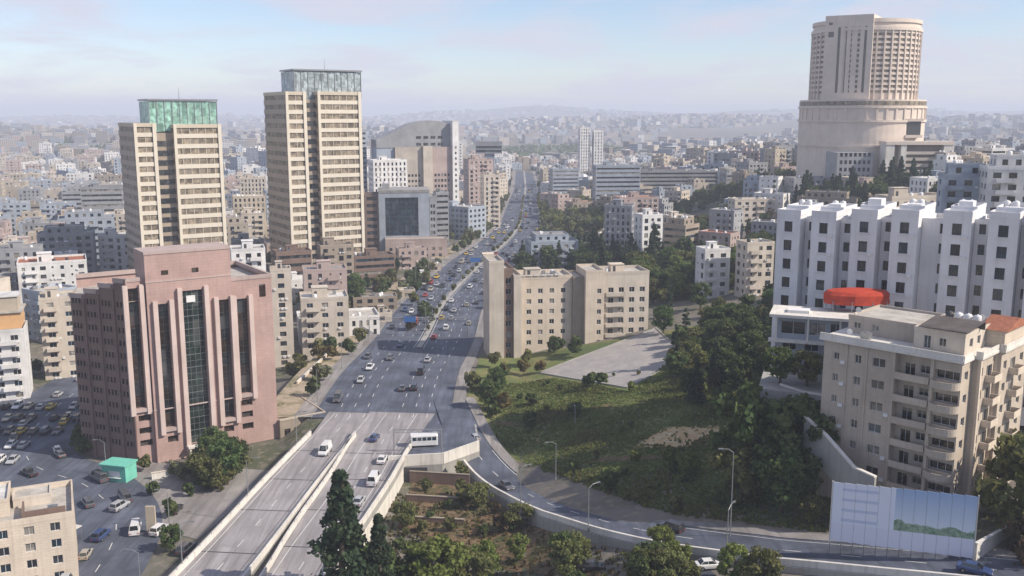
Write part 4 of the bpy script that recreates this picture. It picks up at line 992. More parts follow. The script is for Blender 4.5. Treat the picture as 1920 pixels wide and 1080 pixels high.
def hides(x, y, z0, w, h):
    pts = [proj(x + sx * w / 2, y + sy * w / 2, z) for sx in (-1, 1) for sy in (-1, 1) for z in (z0, z0 + h)]
    x0, x1 = min(p[0] for p in pts), max(p[0] for p in pts); y0, y1 = min(p[1] for p in pts), max(p[1] for p in pts); zc = min(p[2] for p in pts)
    for a, b, c, d, z in RECTS:
        if zc < z and x0 < c and x1 > a and y0 < d and y1 > b: return True
    return False
CW = {'cream': 'cream', 'white': 'white', 'grey': 'grey', 'beige': 'beige', 'sand': 'sandy', 'pink': 'pinkish', 'bluegrey': 'blue-grey', 'tan': 'tan', 'brown': 'brown'}
NUM = {1: 'single-storey', 2: 'two-storey', 3: 'three-storey', 4: 'four-storey', 5: 'five-storey', 6: 'six-storey', 7: 'seven-storey', 8: 'eight-storey', 9: 'nine-storey', 10: 'ten-storey', 11: 'eleven-storey', 12: 'twelve-storey'}
def facs(w, d, z0, fh, n, ww=1.4, wh=1.5, pitch=3.2, sill=.95, f0=0, dens=1.0):
    a = rows(.4, w - .4, max(1, int((w - .8) / pitch)), ww, wh, sill, fh, f0, n, z0); b = rows(.4, d - .4, max(1, int((d - .8) / pitch)), ww, wh, sill, fh, f0, n, z0)
    def mixrow(L):
        n_ = max(1, int((L - .8) / pitch)); p_ = (L - .8) / n_; out = []
        for i in range(n_):
            w_, h_, s_ = rnd.choice(((.7, .8, 1.5), (1.3, 1.4, 1.0), (1.3, 1.4, 1.0), (1.1, 1.3, 1.05), (2.0, 1.5, .95), (1.3, 2.1, .25), (1.9, 2.1, .25)))
            out += [(.4 + p_ * (i + .5) - w_ / 2, .4 + p_ * (i + .5) + w_ / 2, z0 + k * fh + s_, z0 + k * fh + s_ + h_) for k in range(f0, n)]
        return out
    if dens < 1: a, b = mixrow(w), mixrow(d)
    f = lambda q: [r for r in q if rnd.random() < dens]
    return {0: f(a), 1: f(b), 3: f(b)}
def generic(name, x, y, z0, rz, w, d, n, mat, label=None, group=None, fh=3.2, style=0, tanks=4, roofm=None, cat='building', single=False, setback=None, desc_extra='', base=3, h=None):
    t = thing(name, label, cat, (x, y, z0), rz, group); hh = h or n * fh + .3
    roofm = roofm or rnd.choice(['roof_pale', 'roof_pale', 'roof_grey', 'roof_white'])
    x0, y0 = -w / 2, -d / 2
    if style == 1: fc = {k: [(.5, L - .5, f * fh + 1.1, f * fh + 2.4) for f in range(n)] for k, L in ((0, w), (1, d), (3, d))}
    elif style == 2: fc = facs(w, d, 0, fh, n, 1.1, 1.9, 2.3, .7)
    elif style == 3: fc = facs(w, d, 0, fh, n, 2.0, 1.5, 3.6, .95)
    else: fc = facs(w, d, 0, fh, n, 1.3, 1.4, 3.0, 1.0, dens=.93)
    volume(t, x0, y0, 0, w, d, hh, mat, roofm, fc, par=.8, base=base, single=single)
    zt = hh
    if setback:
        volume(t, x0 + w * .12, y0 + d * .18, hh, w * .7, d * .7, 3.1, mat, roofm, facs(w * .7, d * .7, hh, 3.1, 1), par=.5); zt = hh + 3.1
        roof_kit(t, x0 + w * .15, y0 + d * .2, w * .6, d * .6, zt, tanks, False, mat)
    else: roof_kit(t, x0 + .5, y0 + .5, w - 1, d - 1, zt, tanks, rnd.random() < .7, mat)
    if style in (0, 2, 3) and n >= 3:
        ac = MB()
        for _ in range(int(n * w / 7)):
            u_, k_ = x0 + rnd.uniform(.6, w - 1.4), rnd.randrange(n); ac.box(u_, u_ + .8, y0 - .4, y0 - .02, k_ * fh + .3, k_ * fh + .85)
        if ac.f: tag(ac.build('air_conditioners', 'tank_white', t), kind='stuff')
    if style in (0, 3) and n >= 3 and w > 9:
        bx = x0 + w * rnd.choice([.1, .55]); bw_ = min(4.5, w * .35)
        for f in range(1, n): link('balcony', balcony_mesh(round(bw_, 1), 1.2, 'solid', (mat, 'frame_dark')), t, (bx, y0, f * fh))
    return t
def hb(px0, px1, yt, Y, mat, label, rz=20, dep=.7, fh=3.2, style=0, name='building', z0=None, tanks=4, roofm=None, setback=None, single=False, group=None, mind=6):
    """A building seen between photo columns px0..px1, top at row yt, standing at distance Y."""
    pc = (px0 + px1) / 2; x, zg = at_root(pc, Y); z0 = zg - .3 if z0 is None else z0
    zt = atY(pc, yt, Y)[2]; hh = max(3.2, zt - z0); W = (px1 - px0) / FPX * (Y * CP + 8); r = rad(abs(rz)); w = W / (math.cos(r) + dep * math.sin(r)); d = max(mind, dep * w)
    n = max(1, round(hh / fh)); cx = x; cy_ = Y + d * .5
    t = generic(name, cx, cy_, z0, rad(rz), w, d, n, mat, label, group, hh / n - .02, style, tanks, roofm, 'building', single, setback, h=hh)
    PLACED.append((cx, cy_, (w + d) / 4)); return t
# ---- buildings one can name in the photograph
for k_, (a_, b_, t_, Y_, m_, l_) in enumerate(((690, 735, 590, 345, 'cream', 'small cream shop house nearest the footbridge-like gantry on the left kerb'), (742, 778, 548, 392, 'sand', 'sandy two-storey shop house along the left kerb of the boulevard'), (778, 806, 522, 425, 'white', 'little white shop house along the left kerb of the boulevard'), (800, 826, 500, 462, 'beige', 'beige shop house on the left kerb below the tree-lined avenue'))): hb(a_, b_, t_, Y_, m_, l_, 16, .8, style=3)
hb(-70, 48, 625, 262, 'white', 'white corner building at the left edge with rows of pale balconies', 22, .8, style=3, single=True)
def corner_top():
    x, z = at_root(-8, 266); t = thing('rooftop_pavilion', 'roof pavilion of the left edge corner building, orange sunlight in its wall colour', 'pavilion', (x, 270, atY(0, 625, 262)[2] + .4), rad(22))
    for nm, m, b in (('wall', 'sunlit_orange', (-7, 7, -6, 5, 0, 4.6)), ('roof', 'roof_pale', (-7.6, 7.6, -6.6, 5.6, 4.6, 5.0)), ('upper_wall', 'sand', (-5, 6.4, -5, 3, 5.0, 9.0)), ('upper_roof', 'roof_white', (-5.4, 6.8, -5.4, 3.4, 9.0, 9.3))):
        mb = MB(); mb.box(*b); mb.build(nm, m, t)
corner_top()
hb(62, 152, 562, 286, 'cream', 'cream block with a dark shaded side between the corner building and the pink offices', 25, 1.0, style=3, single=True)
hb(20, 88, 482, 400, 'bluegrey', 'blue-white banded office block on the far left', -12, .6, style=1)
hb(90, 152, 432, 450, 'pink', 'pinkish slab block standing tall on the left behind the cream blocks', 18, .6, style=0)
hb(150, 232, 352, 620, 'grey', 'long grey block with a dark flat roof left of the shorter tower', 14, .6, roofm='roof_dark', style=1)
hb(426, 502, 470, 330, 'white', 'white low block tucked behind the right shoulder of the pink offices', 18, .9)
hb(505, 552, 508, 300, 'cream', 'pale narrow building squeezed against the right side of the pink offices', 16, 1.0, style=3)
hb(552, 655, 562, 305, 'cream', 'cream street building with layered white balconies right of the pink offices', 14, .8, style=3, single=True)
hb(560, 652, 508, 345, 'pink', 'pinkish flat-roofed building above the cream street building', 14, .7, style=0)
hb(655, 745, 560, 365, 'tan', 'tan low shop row along the left edge of the boulevard', 12, .5, style=3, setback=None)
hb(650, 740, 482, 430, 'brown', 'brown-roofed terraced building left of the boulevard', 22, .6, roofm='roof_dark', style=1)
hb(508, 585, 474, 385, 'brown', 'dark low block in front of the taller striped tower on its left', 24, .6, style=1, roofm='roof_dark')  # brown walls and dark roof carry the shade on this block
hb(592, 664, 462, 392, 'tan', 'dusky tan block in front of the foot of the taller striped tower', 22, .6, roofm='roof_dark')  # darker wall and roof colours stand for shade here too
hb(740, 800, 468, 470, 'pink', 'long pinkish wall building below the dark glass office block', 20, .5, style=0)
hb(430, 500, 370, 560, 'sand', 'sandy block seen in the gap between the two striped towers', 15, .8, style=2)
hb(445, 500, 335, 690, 'cream', 'cream tower block far back between the two striped towers', 15, .8, style=2)
hb(690, 765, 302, 585, 'white', 'white vertical-striped block behind the dark glass office block', 22, .6, style=2)
hb(630, 690, 245, 640, 'bluegrey', 'blue-grey slab directly right of the taller striped tower', 20, .6, style=1)
hb(812, 842, 362, 560, 'grey', 'dark stepped block between the glass office and the boulevard', 20, .8, style=1, roofm='roof_dark')
hb(868, 925, 300, 690, 'pink', 'pinkish block right of the hotel with the dark curved roof', 18, .8)
hb(900, 938, 330, 640, 'cream', 'slim cream block at the left edge of the far boulevard', 18, .8)
hb(1112, 1200, 312, 700, 'bluegrey', 'pale wide block with banded windows on the left of the grey slab', 6, .4, style=1)
hb(1195, 1345, 322, 740, 'grey', 'wide dark-grey slab block across the middle distance', 4, .3, style=1, roofm='roof_dark')
hb(1345, 1470, 338, 760, 'grey', 'low wide grey building beneath a dark tree belt', 4, .3, style=1)
hb(1030, 1085, 318, 820, 'bluegrey', 'dark blue-grey block below the pale tower pair', 10, .7, style=1)
hb(1132, 1192, 388, 455, 'grey', 'grey block with vertical piers right of the yellow-green trees', -14, .8, style=2)
hb(1190, 1242, 405, 440, 'white', 'bright white block facing the trees in the middle of the right slope', 20, .8, style=0)
hb(1245, 1300, 408, 470, 'cream', 'cream block to the right of the bright white block', 18, .8)
hb(1150, 1235, 372, 560, 'pink', 'pinkish roofed house group with dark windows behind the bright white block', 12, .6, roofm='roof_tile')
hb(1370, 1452, 376, 520, 'cream', 'pale broad building just left of the white apartment row', 8, .5, style=3)
hb(1480, 1560, 336, 560, 'grey', 'light grey hall at the foot of the round hotel tower', 8, .6, style=0)
hb(1640, 1750, 372, 290, 'cream', 'cream roof-level building peeping over the white apartment row', 16, .5, z0=22)
hb(1752, 1850, 332, 262, 'bluegrey', 'lilac-white stepped building on the right above the white apartment row', -14, .6, style=3, z0=24, setback=True)
hb(1835, 1990, 318, 250, 'white', 'white building with a crown-like top floor at the upper right edge', -14, .6, style=3, z0=24, setback=True)
hb(1308, 1368, 470, 330, 'white', 'small white villa among the dark trees left of the white apartment row', 14, .8)
hb(1385, 1450, 458, 320, 'cream', 'cream villa beside the dark trees, touching the white apartment row', 14, .8)
hb(985, 1085, 455, 455, 'bluegrey', 'blue-grey house with a raised middle above the cream roadside apartments', 8, .8, setback=True, style=3)
hb(838, 868, 268, 1050, 'white', 'white far block poking above the hotel roof', 8, .8)
def front_left():
    x, y, z = atZ(138, 968, 7.0)
    t = thing('building', 'sunlit cream building with stepped roof terraces in the bottom left corner', 'building', (x, y, -5), rad(25))
    volume(t, -34, 0, 0, 34, 16, 12.0, 'creamfront', 'roof_pale', {0: rows(1, 33, 8, 1.6, 1.5, .9, 3.0, 0, 4), 1: rows(1, 15, 4, 1.5, 1.5, .9, 3.0, 0, 4)}, single=True, par=1.0)
    volume(t, -30, 5, 12, 20, 9, 2.6, 'creamfront', 'roof_white', {0: rows(1, 19, 5, 1.2, 1.2, .8, 2.6, 0, 1, 12)}, single=True, par=.5)
    volume(t, -9.5, 8, 12, 6, 5, 1.6, 'cream', 'roof_pale', {}, par=.3)
    mb = MB(); mb.box(-8, -1.2, 1.6, 1.9, 12, 13.5); mb.box(-8, -7.7, 1.9, 7, 12, 13.5); mb.build('roof_screen', 'brown', t)
    mb = MB(); mb.box(-28, -12, 2.0, 4.6, 12.6, 12.75); [mb.box(q, q + .15, 2.1, 2.25, 12, 12.6) for q in (-28, -20, -12.2)]; mb.build('pergola', 'tan', t)
    for q in (-27, -24, -21): link('water_tank', tank_mesh('tank_white'), t, (q, 9, 14.6))
    for q in (-15, -4): link('air_conditioner', hvac_mesh(), t, (q, 3, 12))
    HEROES.append((x - 16, y + 8, 20))
front_left()
def glass_office():
    Y = 515; x, z0 = at_root(672, Y); k = (Y * CP + 8) / FPX; rz = rad(8)
    t = thing('office_building', 'light stone office block framing a dark blue glass front', 'building', (x, Y, z0 - 1), rz); zb = z0 - 1
    Z = lambda py: atY(740, py, Y)[2] - zb
    w = 150 * k
    volume(t, 0, 2, 0, 14 * k, 20, Z(362), 'tan', 'roof_grey', {0: rows(.3, 13 * k, 1, 1.2, 1.6, 1, 3.6, 0, 9)}, par=.6, base=4)
    volume(t, 14.2 * k, 0, 0, 26 * k, 22, Z(368), 'brown', 'roof_dark', {0: [(1, 26 * k - 1, f * 3.7 + 1, f * 3.7 + 2.9) for f in range(9)]}, par=.6, glasses=['glass_dark', 'glass_blue'], base=4)
    x1, x2 = 40.4 * k, 135 * k
    mb = MB(); gl0, gl1 = 12 * k, 74 * k
    facade(mb, (x1, -1.5), (1, 0), x2 - x1, -4, Z(362), [(gl0, gl1, Z(443), Z(371))], .9); W_ = x2 - x1
    mb.quad((x2, -1.5, -4), (x2, 22, -4), (x2, 22, Z(362)), (x2, -1.5, Z(362))); mb.quad((x1, 22, -4), (x1, -1.5, -4), (x1, -1.5, Z(362)), (x1, 22, Z(362))); mb.build('wall', 'bluegrey', t)
    nx_, nz = 8, 8; gw, gh = (gl1 - gl0) / nx_, (Z(371) - Z(443)) / nz
    for i in range(nx_):
        for j in range(nz): link('pane', window_mesh(gw - .01, gh - .01, 'glass_blue', 'frame_dark', 0, 0, .05), t, (x1 + gl0 + i * gw, -.61, Z(443) + j * gh))
    mb = MB(); mb.box(x1 - .2, x2 + .2, -1.7, 22.2, Z(362), Z(357)); mb.build('roof', 'roof_grey', t)
    volume(t, x2 + .3, 1, 0, 12 * k, 18, Z(372), 'grey', 'roof_grey', {0: rows(.3, 12 * k - .3, 2, 1.0, 1.8, 1, 3.6, 0, 8)}, par=.6, base=4)
    volume(t, x1 + 3, -10, 0, x2 - x1 + 6, 8.3, Z(447), 'pink', 'roof_pale', {0: rows(1, x2 - x1 + 4, 8, 1.6, 1.6, 1, 3.4, 0, 2)}, par=.6, base=4)
    mb = MB(); mb.box(x1 + 2, x1 + 6, 5, 10, Z(357), Z(357) + 3); mb.build('lift_house', 'grey', t)
    HEROES.append((x + 20, Y + 9, 26))
glass_office()
def curved_hotel():
    Y = 625; x, z0 = at_root(745, Y); zb = z0 - 2; k = (Y * CP + 8) / FPX; t = thing('hotel', 'tall beige hotel under a long dark curved roof', 'building', (x, Y, zb), rad(20))
    Z = lambda py: atY(800, py, Y)[2] - zb
    volume(t, 0, 1.5, 0, 52 * k, 22, Z(278), 'beige', 'roof_grey', {0: rows(1, 52 * k - 1, 7, 1.4, 1.7, 1, 3.6, 0, 11)}, par=.5, base=4)
    volume(t, 52.3 * k, -1, 0, 18 * k, 22, Z(276), 'cream', 'roof_grey', {}, par=.5, base=4)
    volume(t, 70.6 * k, .5, 0, 38 * k, 22, Z(278), 'pink', 'roof_grey', {0: rows(1, 38 * k - 1, 5, 1.5, 1.8, 1, 3.6, 0, 11)}, par=.5, base=4)
    volume(t, 109 * k, -2, 0, 12 * k, 24, Z(228), 'white', 'roof_white', {0: rows(.4, 12 * k - .4, 1, 1.2, 1.6, 1, 3.6, 0, 16)}, par=.5, base=4)
    # stepped dark upper storeys under a curved roof
    n = 14; mb = MB(); a0, a1 = -34 * k, 108.6 * k; zc_ = Z(280) + .9; top = lambda u: Z(262) + (Z(226) - Z(262)) * math.sin(math.pi * u * .68) ** 1.3
    for i in range(n):
        u0, u1 = i / n, (i + 1) / n; xa, xb = a0 + (a1 - a0) * u0, a0 + (a1 - a0) * u1; za, zb_ = top(u0), top(u1)
        mb.quad((xa, 3, za), (xb, 3, zb_), (xb, 20, zb_), (xa, 20, za)); mb.quad((xa, 3, zc_), (xb, 3, zc_), (xb, 3, zb_), (xa, 3, za)); mb.quad((xa, 3, za - .0), (xa, 20, za), (xa, 20, zc_), (xa, 3, zc_))
    mb.quad((a1, 3, zc_), (a1, 20, zc_), (a1, 20, top(1)), (a1, 3, top(1))); mb.build('curved_roof', 'grey', t)
    mb = MB(); mb.box(a0, -.3, 3.4, 20, -4, zc_); mb.build('rear_wing', 'bluegrey', t)
    for i in range(4):
        for j in range(2): link('window', window_mesh(3.2, 1.8, 'glass_dark', 'frame_dark', 1, 0), t, (42 * k + i * 14 * k, 2.95, zc_ + 1.2 + j * 4.4))
    HEROES.append((x + 18, Y + 12, 36))
curved_hotel()
def t_tower():
    Y = 760; x, z0 = at_root(918, Y); k = (Y * CP + 8) / FPX; t = thing('tower_block', 'dark blue-grey tower with a wider overhanging top beside the far boulevard', 'building', (x, Y, z0))
    Z = lambda py: atY(918, py, Y)[2] - z0
    volume(t, -9 * k, 0, 0, 18 * k, 9, Z(288), 'bluegrey', 'roof_dark', {0: rows(.5, 18 * k - .5, 2, 1.2, 1.6, 1, 3.4, 0, 9)}, par=0)
    volume(t, -26 * k, -1, Z(288), 50 * k, 12, Z(267) - Z(288), 'grey', 'roof_dark', {0: [(.6, 50 * k - .6, Z(288) + 1 + q * 3, Z(288) + 3 + q * 3) for q in range(2)]}, par=.5, glasses=['glass_blue'])
    HEROES.append((x, Y + 4, 14))
    Y = 1000; x, z0 = at_root(1108, Y); k = (Y * CP + 8) / FPX
    for (a, b, yt, lab) in ((1084, 1106, 240, 'left of the two pale towers on the horizon in the middle'), (1110, 1130, 246, 'right of the two pale towers on the horizon in the middle')):
        hb(a, b, yt, Y, 'white', lab, 10, .8, style=2, name='tower_block')
t_tower()
# ---- random quarters: distinct buildings near, one mass beyond
def quarters():
    cells = []
    for Y in np.arange(300, 1560, 22.5):
        span = Y * .62 + 30
        for X in np.arange(-span, span, 23.5 + Y * .002):
            x, y = X + rnd.uniform(-6, 6), Y + rnd.uniform(-6, 6); right = x > 0
            if right and y < 330: continue
            if x < -60 and y < 300: continue
            if right and x > .3 * y - 25 and y < 420 and x < .42 * y: continue          # the wood
            if right and rnd.random() < (.42 if y < 700 else .2): continue
            if any(g[0] < x < g[1] and g[2] < y < g[3] for g in GREENZ) and rnd.random() < .88: continue
            w, d = rnd.uniform(10, 18), rnd.uniform(9, 15); big = rnd.random() < .16
            if big: w *= 1.6; d *= 1.2
            r_ = (w + d) / 4
            if clash(x, y, r_ * .9): continue
            n = rnd.choice([2, 3, 4, 4, 5, 5, 6]) + (2 if big else 0) if not right else rnd.choice([2, 3, 3, 4, 4, 5])
            if rnd.random() < .03 and not right: n += 4
            z0 = h1(x, y) - .5
            while n >= 2 and hides(x, y, z0, (w + d) / 2, n * 3.2 + 3): n -= 1
            if n < 2: continue
            PLACED.append((x, y, r_)); cells.append((x, y, z0, w, d, n))
    vis = []
    for c in cells:
        p = proj(c[0], c[1], c[2] + c[5] * 3); vis.append((p[2], c) if -60 < p[0] < 1980 else (p[2] + 700, c))
    vis.sort(key=lambda q: q[0]); near, rest = [c for _, c in vis[:235]], [c for _, c in vis[235:]]
    keys = ['cream', 'white', 'white', 'grey', 'grey', 'beige', 'beige', 'sand', 'pink', 'bluegrey', 'bluegrey', 'tan']
    for (x, y, z0, w, d, n) in near:
        mat = rnd.choice(keys); rz = rad((20 if math.sin(x * .011 + 1) * math.sin(y * .009) > -.1 else -34) + rnd.uniform(-7, 7)); sb = rnd.random() < .22
        st = rnd.choice([0, 0, 0, 3, 2, 1]); nm = NUM[n]; roofm = rnd.choice(['roof_pale', 'roof_pale', 'roof_grey', 'roof_white', 'roof_tile' if rnd.random() < .3 else 'roof_grey'])
        t = generic('building', x, y, z0, rz, w, d, n, mat, None, 'flat-roofed buildings of the city quarters', 3.2, st, rnd.choice([2, 3, 4, 5]) if y < 600 else 2, roofm, setback=sb)
        ft = 'with set-back top' if sb else {1: 'with strip windows', 2: 'with narrow windows', 3: 'with wide windows', 0: ''}[st]
        auto(t, f'{nm} {CW[mat]} building {ft}'.strip(), x, y, 'building')
    ks = sorted(set(keys)) + ['roof_pale', 'roof_grey', 'roof_white', 'roof_tile', 'glass_dark', 'glass_blue', 'blind', 'tank_white']; I = {k: i for i, k in enumerate(ks)}
    mb = MB()
    for (x, y, z0, w, d, n) in rest:
        mat = I[rnd.choice(keys)]; a = rad((20 if math.sin(x * .008 + 1) * math.sin(y * .006) > 0 else -34) + rnd.uniform(-7, 7)); c, s = math.cos(a), math.sin(a)
        if not (-120 < proj(x, y, z0)[0] < 2040): det = False
        else: det = True
        Wp = lambda u, v: (x + c * u - s * v, y + s * u + c * v); hh = n * 3.2 + .8
        cs = [(-w / 2, -d / 2, (c, s), w), (w / 2, -d / 2, (-s, c), d), (w / 2, d / 2, (-c, -s), w), (-w / 2, d / 2, (s, -c), d)]
        for i, (u, v, dr, L) in enumerate(cs):
            o = Wp(u, v); ops = facs(L, 6, z0, 3.2, n, dens=.92)[0] if det and i != 2 else []
            ops = facade(mb, o, dr, L, z0 - 3, z0 + hh, ops, .25, mat); nn = (dr[1], -dr[0])
            for (q0, q1, v0, v1) in ops:
                g = I[rnd.choice(['glass_dark', 'glass_dark', 'glass_blue', 'blind'])]; f = lambda u_, z: (o[0] + dr[0] * u_ - nn[0] * .248, o[1] + dr[1] * u_ - nn[1] * .248, z)
                mb.quad(f(q0, v0), f(q1, v0), f(q1, v1), f(q0, v1), g)
        rmi = I[rnd.choice(['roof_pale', 'roof_grey', 'roof_white', 'roof_pale', 'roof_tile' if rnd.random() < .25 else 'roof_grey'])]
        C4 = [Wp(-w / 2, -d / 2), Wp(w / 2, -d / 2), Wp(w / 2, d / 2), Wp(-w / 2, d / 2)]; mb.poly([(*p, z0 + hh - .7) for p in C4], rmi)
        for _ in range(2):
            u, v = rnd.uniform(-.3, .2) * w, rnd.uniform(-.3, .2) * d; q = [Wp(u, v), Wp(u + 3.5, v), Wp(u + 3.5, v + 3.5), Wp(u, v + 3.5)]; mb.prism(q, z0 + hh - .7, z0 + hh + rnd.uniform(.8, 2.6), mat, rmi)
        for _ in range(2):
            u, v = rnd.uniform(-.4, .4) * w, rnd.uniform(-.4, .4) * d; q = [Wp(u, v), Wp(u + 1.2, v), Wp(u + 1.2, v + 1.2), Wp(u, v + 1.2)]; mb.prism(q, z0 + hh - .7, z0 + hh + .9, I['tank_white'])
    o = mb.build('distant_quarters', ks); tag(o, 'pale flat-roofed city quarters spreading beyond the towers', 'buildings', kind='stuff')
quarters()
def far_city():
    m, nt, b = nodes('far_walls', .85, .2)
    uv = nt.nodes.new('ShaderNodeUVMap'); uv.uv_map = 'uv'; sp = nt.nodes.new('ShaderNodeSeparateXYZ'); nt.links.new(uv.outputs[0], sp.inputs[0])
    def M(op, a, c=None):
        n = nt.nodes.new('ShaderNodeMath'); n.operation = op
        for i, v in enumerate((a, c)):
            if v is None: continue
            if isinstance(v, (int, float)): n.inputs[i].default_value = v
            else: nt.links.new(v, n.inputs[i])
        return n.outputs[0]
    def band(v, p, lo, hi):
        f = M('FRACT', M('DIVIDE', v, p)); return M('MULTIPLY', M('GREATER_THAN', f, lo), M('LESS_THAN', f, hi))
    w = M('MULTIPLY', band(sp.outputs[0], 3.4, .28, .72), band(sp.outputs[1], 3.2, .3, .78)); w = M('MULTIPLY', w, M('GREATER_THAN', sp.outputs[1], .5))
    at = nt.nodes.new('ShaderNodeAttribute'); at.attribute_name = 'tone'
    nt.links.new(mixcol(nt, w, at.outputs[0], (.05, .055, .065)), b.inputs['Base Color'])
    N_ = 15000; V = []; F = []; UV = []; C = []
    d = np.sqrt(npr.uniform(1450 ** 2, 8200 ** 2, N_ * 2)); keep = npr.uniform(0, 1, N_ * 2) < np.clip(2600 / d, .25, 1); d = d[keep][:N_]
    a = npr.uniform(-.60, .60, len(d)); x = d * np.tan(a); y = d
    dens = np.sin(x * .003 + 2) * np.sin(y * .0022) + .5 * np.sin(x * .0071 - y * .004); k = (dens > -.55) & ((x < 0) | (dens > -.15)); k &= ~((np.abs(x - 20) < 25) & (y < 1900)); x, y = x[k], y[k]
    z = hgt(x, y) - 1; n = len(x); gs = 1 + (y - 1450) / 5000
    w_, d_ = npr.uniform(10, 24, n) * gs, npr.uniform(10, 20, n) * gs; h = npr.choice([7, 10, 13, 13, 16, 19, 24], n) * npr.uniform(.9, 1.15, n); tall = npr.uniform(0, 1, n) < .012; h[tall] *= 1.8
    t = np.where(np.sin(x * .0035 + 1) * np.sin(y * .0027) > -.1, .3, -.6) + npr.uniform(-.15, .15, n); c, s = np.cos(t), np.sin(t)
    pal = np.array([WALLC[q] for q in ('cream', 'white', 'grey', 'grey', 'beige', 'beige', 'pink', 'bluegrey', 'bluegrey', 'tan')]); col = pal[npr.randint(0, len(pal), n)] * npr.uniform(.7, 1.12, (n, 1)); rcol = pal[npr.randint(0, 5, n)] * npr.uniform(.55, 1.0, (n, 1))
    cx = np.array([-1, 1, 1, -1]) * .5; cyy = np.array([-1, -1, 1, 1]) * .5
    lx = w_[:, None] * cx; ly = d_[:, None] * cyy; X = x[:, None] + c[:, None] * lx - s[:, None] * ly; Y = y[:, None] + s[:, None] * lx + c[:, None] * ly
    lo = np.stack([X, Y, np.repeat(z[:, None], 4, 1)], -1); hi = np.stack([X, Y, np.repeat((z + h)[:, None], 4, 1)], -1); V = np.concatenate([lo, hi], 1).reshape(-1, 3)
    fl = np.array([(0, 1, 5, 4), (1, 2, 6, 5), (2, 3, 7, 6), (3, 0, 4, 7), (4, 5, 6, 7)]); F = (np.arange(n)[:, None, None] * 8 + fl[None]).reshape(-1, 4)
    uvs = np.zeros((n, 5, 4, 2)); 
    for i, L in enumerate((w_, d_, w_, d_)): uvs[:, i, 1, 0] = uvs[:, i, 2, 0] = L; uvs[:, i, 2, 1] = uvs[:, i, 3, 1] = h
    cc = np.ones((n, 5, 4, 4)); cc[:, :4, :, :3] = col[:, None, None, :]; cc[:, 4, :, :3] = rcol[:, None, :]
    tag(link('far_city', np_mesh('far_city', V, F, ['far_walls'], None, uvs.reshape(-1, 2), cc.reshape(-1, 4))), 'hazy far city of pale blocks reaching the horizon', 'city', kind='stuff')
far_city()
# ------------------------------------------------------------------ trees
def crown_mesh(name, mat, seed, R, base, top, shape, nc, nl, leaf, squash=.8):
    r = np.random.RandomState(seed); C = []; Rd = []
    while len(C) < nc:
        u = r.uniform(0, 1); z = base + (top - base) * u; a = r.uniform(0, 2 * np.pi)
        if shape == 'round': rr = R * math.sqrt(max(0, 1 - (2 * u - 1) ** 2)) * r.uniform(.35, 1) ; cr = R * r.uniform(.15, .33)
        elif shape == 'cone': rr = R * (1 - u) ** .8 * (.75 + .25 * math.sin(u * 40)) * r.uniform(.4, 1); cr = R * (.10 + .16 * (1 - u)) * r.uniform(.7, 1.2)
        elif shape == 'column': rr = R * math.sin(math.pi * (u * .86 + .1)) ** .6 * r.uniform(.3, .8); cr = R * r.uniform(.3, .5) * (1.1 - .6 * u)
        else: rr = R * math.sqrt(r.uniform(.05, 1)); z = base + (top - base) * (1 - (rr / R) ** 2) * r.uniform(.6, 1); cr = R * r.uniform(.18, .3)
        C.append((rr * math.cos(a), rr * math.sin(a), z)); Rd.append(cr)
    C = np.array(C); Rd = np.array(Rd); idx = np.repeat(np.arange(nc), nl); n = len(idx)
    dv = r.normal(size=(n, 3)); dv /= np.linalg.norm(dv, axis=1)[:, None]; dv[:, 2] *= squash
    P = C[idx] + dv * (Rd[idx] * r.uniform(.25, 1.25, n))[:, None]
    nrm = dv + r.normal(size=(n, 3)) * .55; nrm /= np.linalg.norm(nrm, axis=1)[:, None]
    up = r.normal(size=(n, 3)); e1 = np.cross(nrm, up); e1 /= np.linalg.norm(e1, axis=1)[:, None]; e2 = np.cross(nrm, e1)
    s = leaf * r.uniform(.6, 1.3, n)[:, None]; V = np.stack([P - e1 * s - e2 * s * .6, P + e1 * s * .7 - e2 * s * .9, P + e1 * s + e2 * s * .6, P - e1 * s * .6 + e2 * s], 1).reshape(-1, 3)
    return np_mesh(name, V, np.arange(n * 4).reshape(-1, 4), [mat]), C
def trunk_mesh(C, top, seed, r0=.3, limbs=7):
    r = random.Random(seed); mb = MB(); zt = top
    p = (0, 0, -1.0); q = (r.uniform(-.2, .2), r.uniform(-.2, .2), zt * .5); e = (r.uniform(-.5, .5), r.uniform(-.5, .5), zt)
    mb.tube(p, q, r0 * 1.15, r0 * .75, 8); mb.tube(q, e, r0 * .75, r0 * .3, 8)
    for c in C[np.random.RandomState(seed).permutation(len(C))[:limbs]]:
        t = r.uniform(.4, .9); s = [q[k] + (e[k] - q[k]) * t for k in range(3)]
        if c[2] > s[2]: mb.tube(s, tuple(c), r0 * .32, r0 * .1, 5, caps=False)
    return mb.mesh('trunk', ['bark'])
KIND = {}
def kind(key, mat, shape, R, base, top, nc, nl, leaf, desc, nv=3, r0=.3, tt=.75):
    L = []
    for v in range(nv):
        cm, C = crown_mesh('crown', mat, hash(key) % 1000 * 0 + len(KIND) * 31 + v * 7 + 3, R, base, top, shape, nc, nl, leaf)
        L.append((cm, trunk_mesh(C, base + (top - base) * tt * .8, v + 5, r0)))
    KIND[key] = (L, top, desc)
kind('dark', 'leaf_dark', 'round', 3.6, 1.8, 8.0, 48, 95, .21, 'dark green bushy tree')
kind('olive', 'leaf_olive', 'round', 3.4, 1.6, 6.6, 44, 90, .20, 'dull olive-green tree')
kind('bright', 'leaf_bright', 'round', 3.4, 1.5, 7.2, 46, 90, .20, 'bright yellow-green tree')
kind('pale', 'leaf_pale', 'round', 3.2, 1.5, 6.6, 40, 80, .20, 'pale green tree')
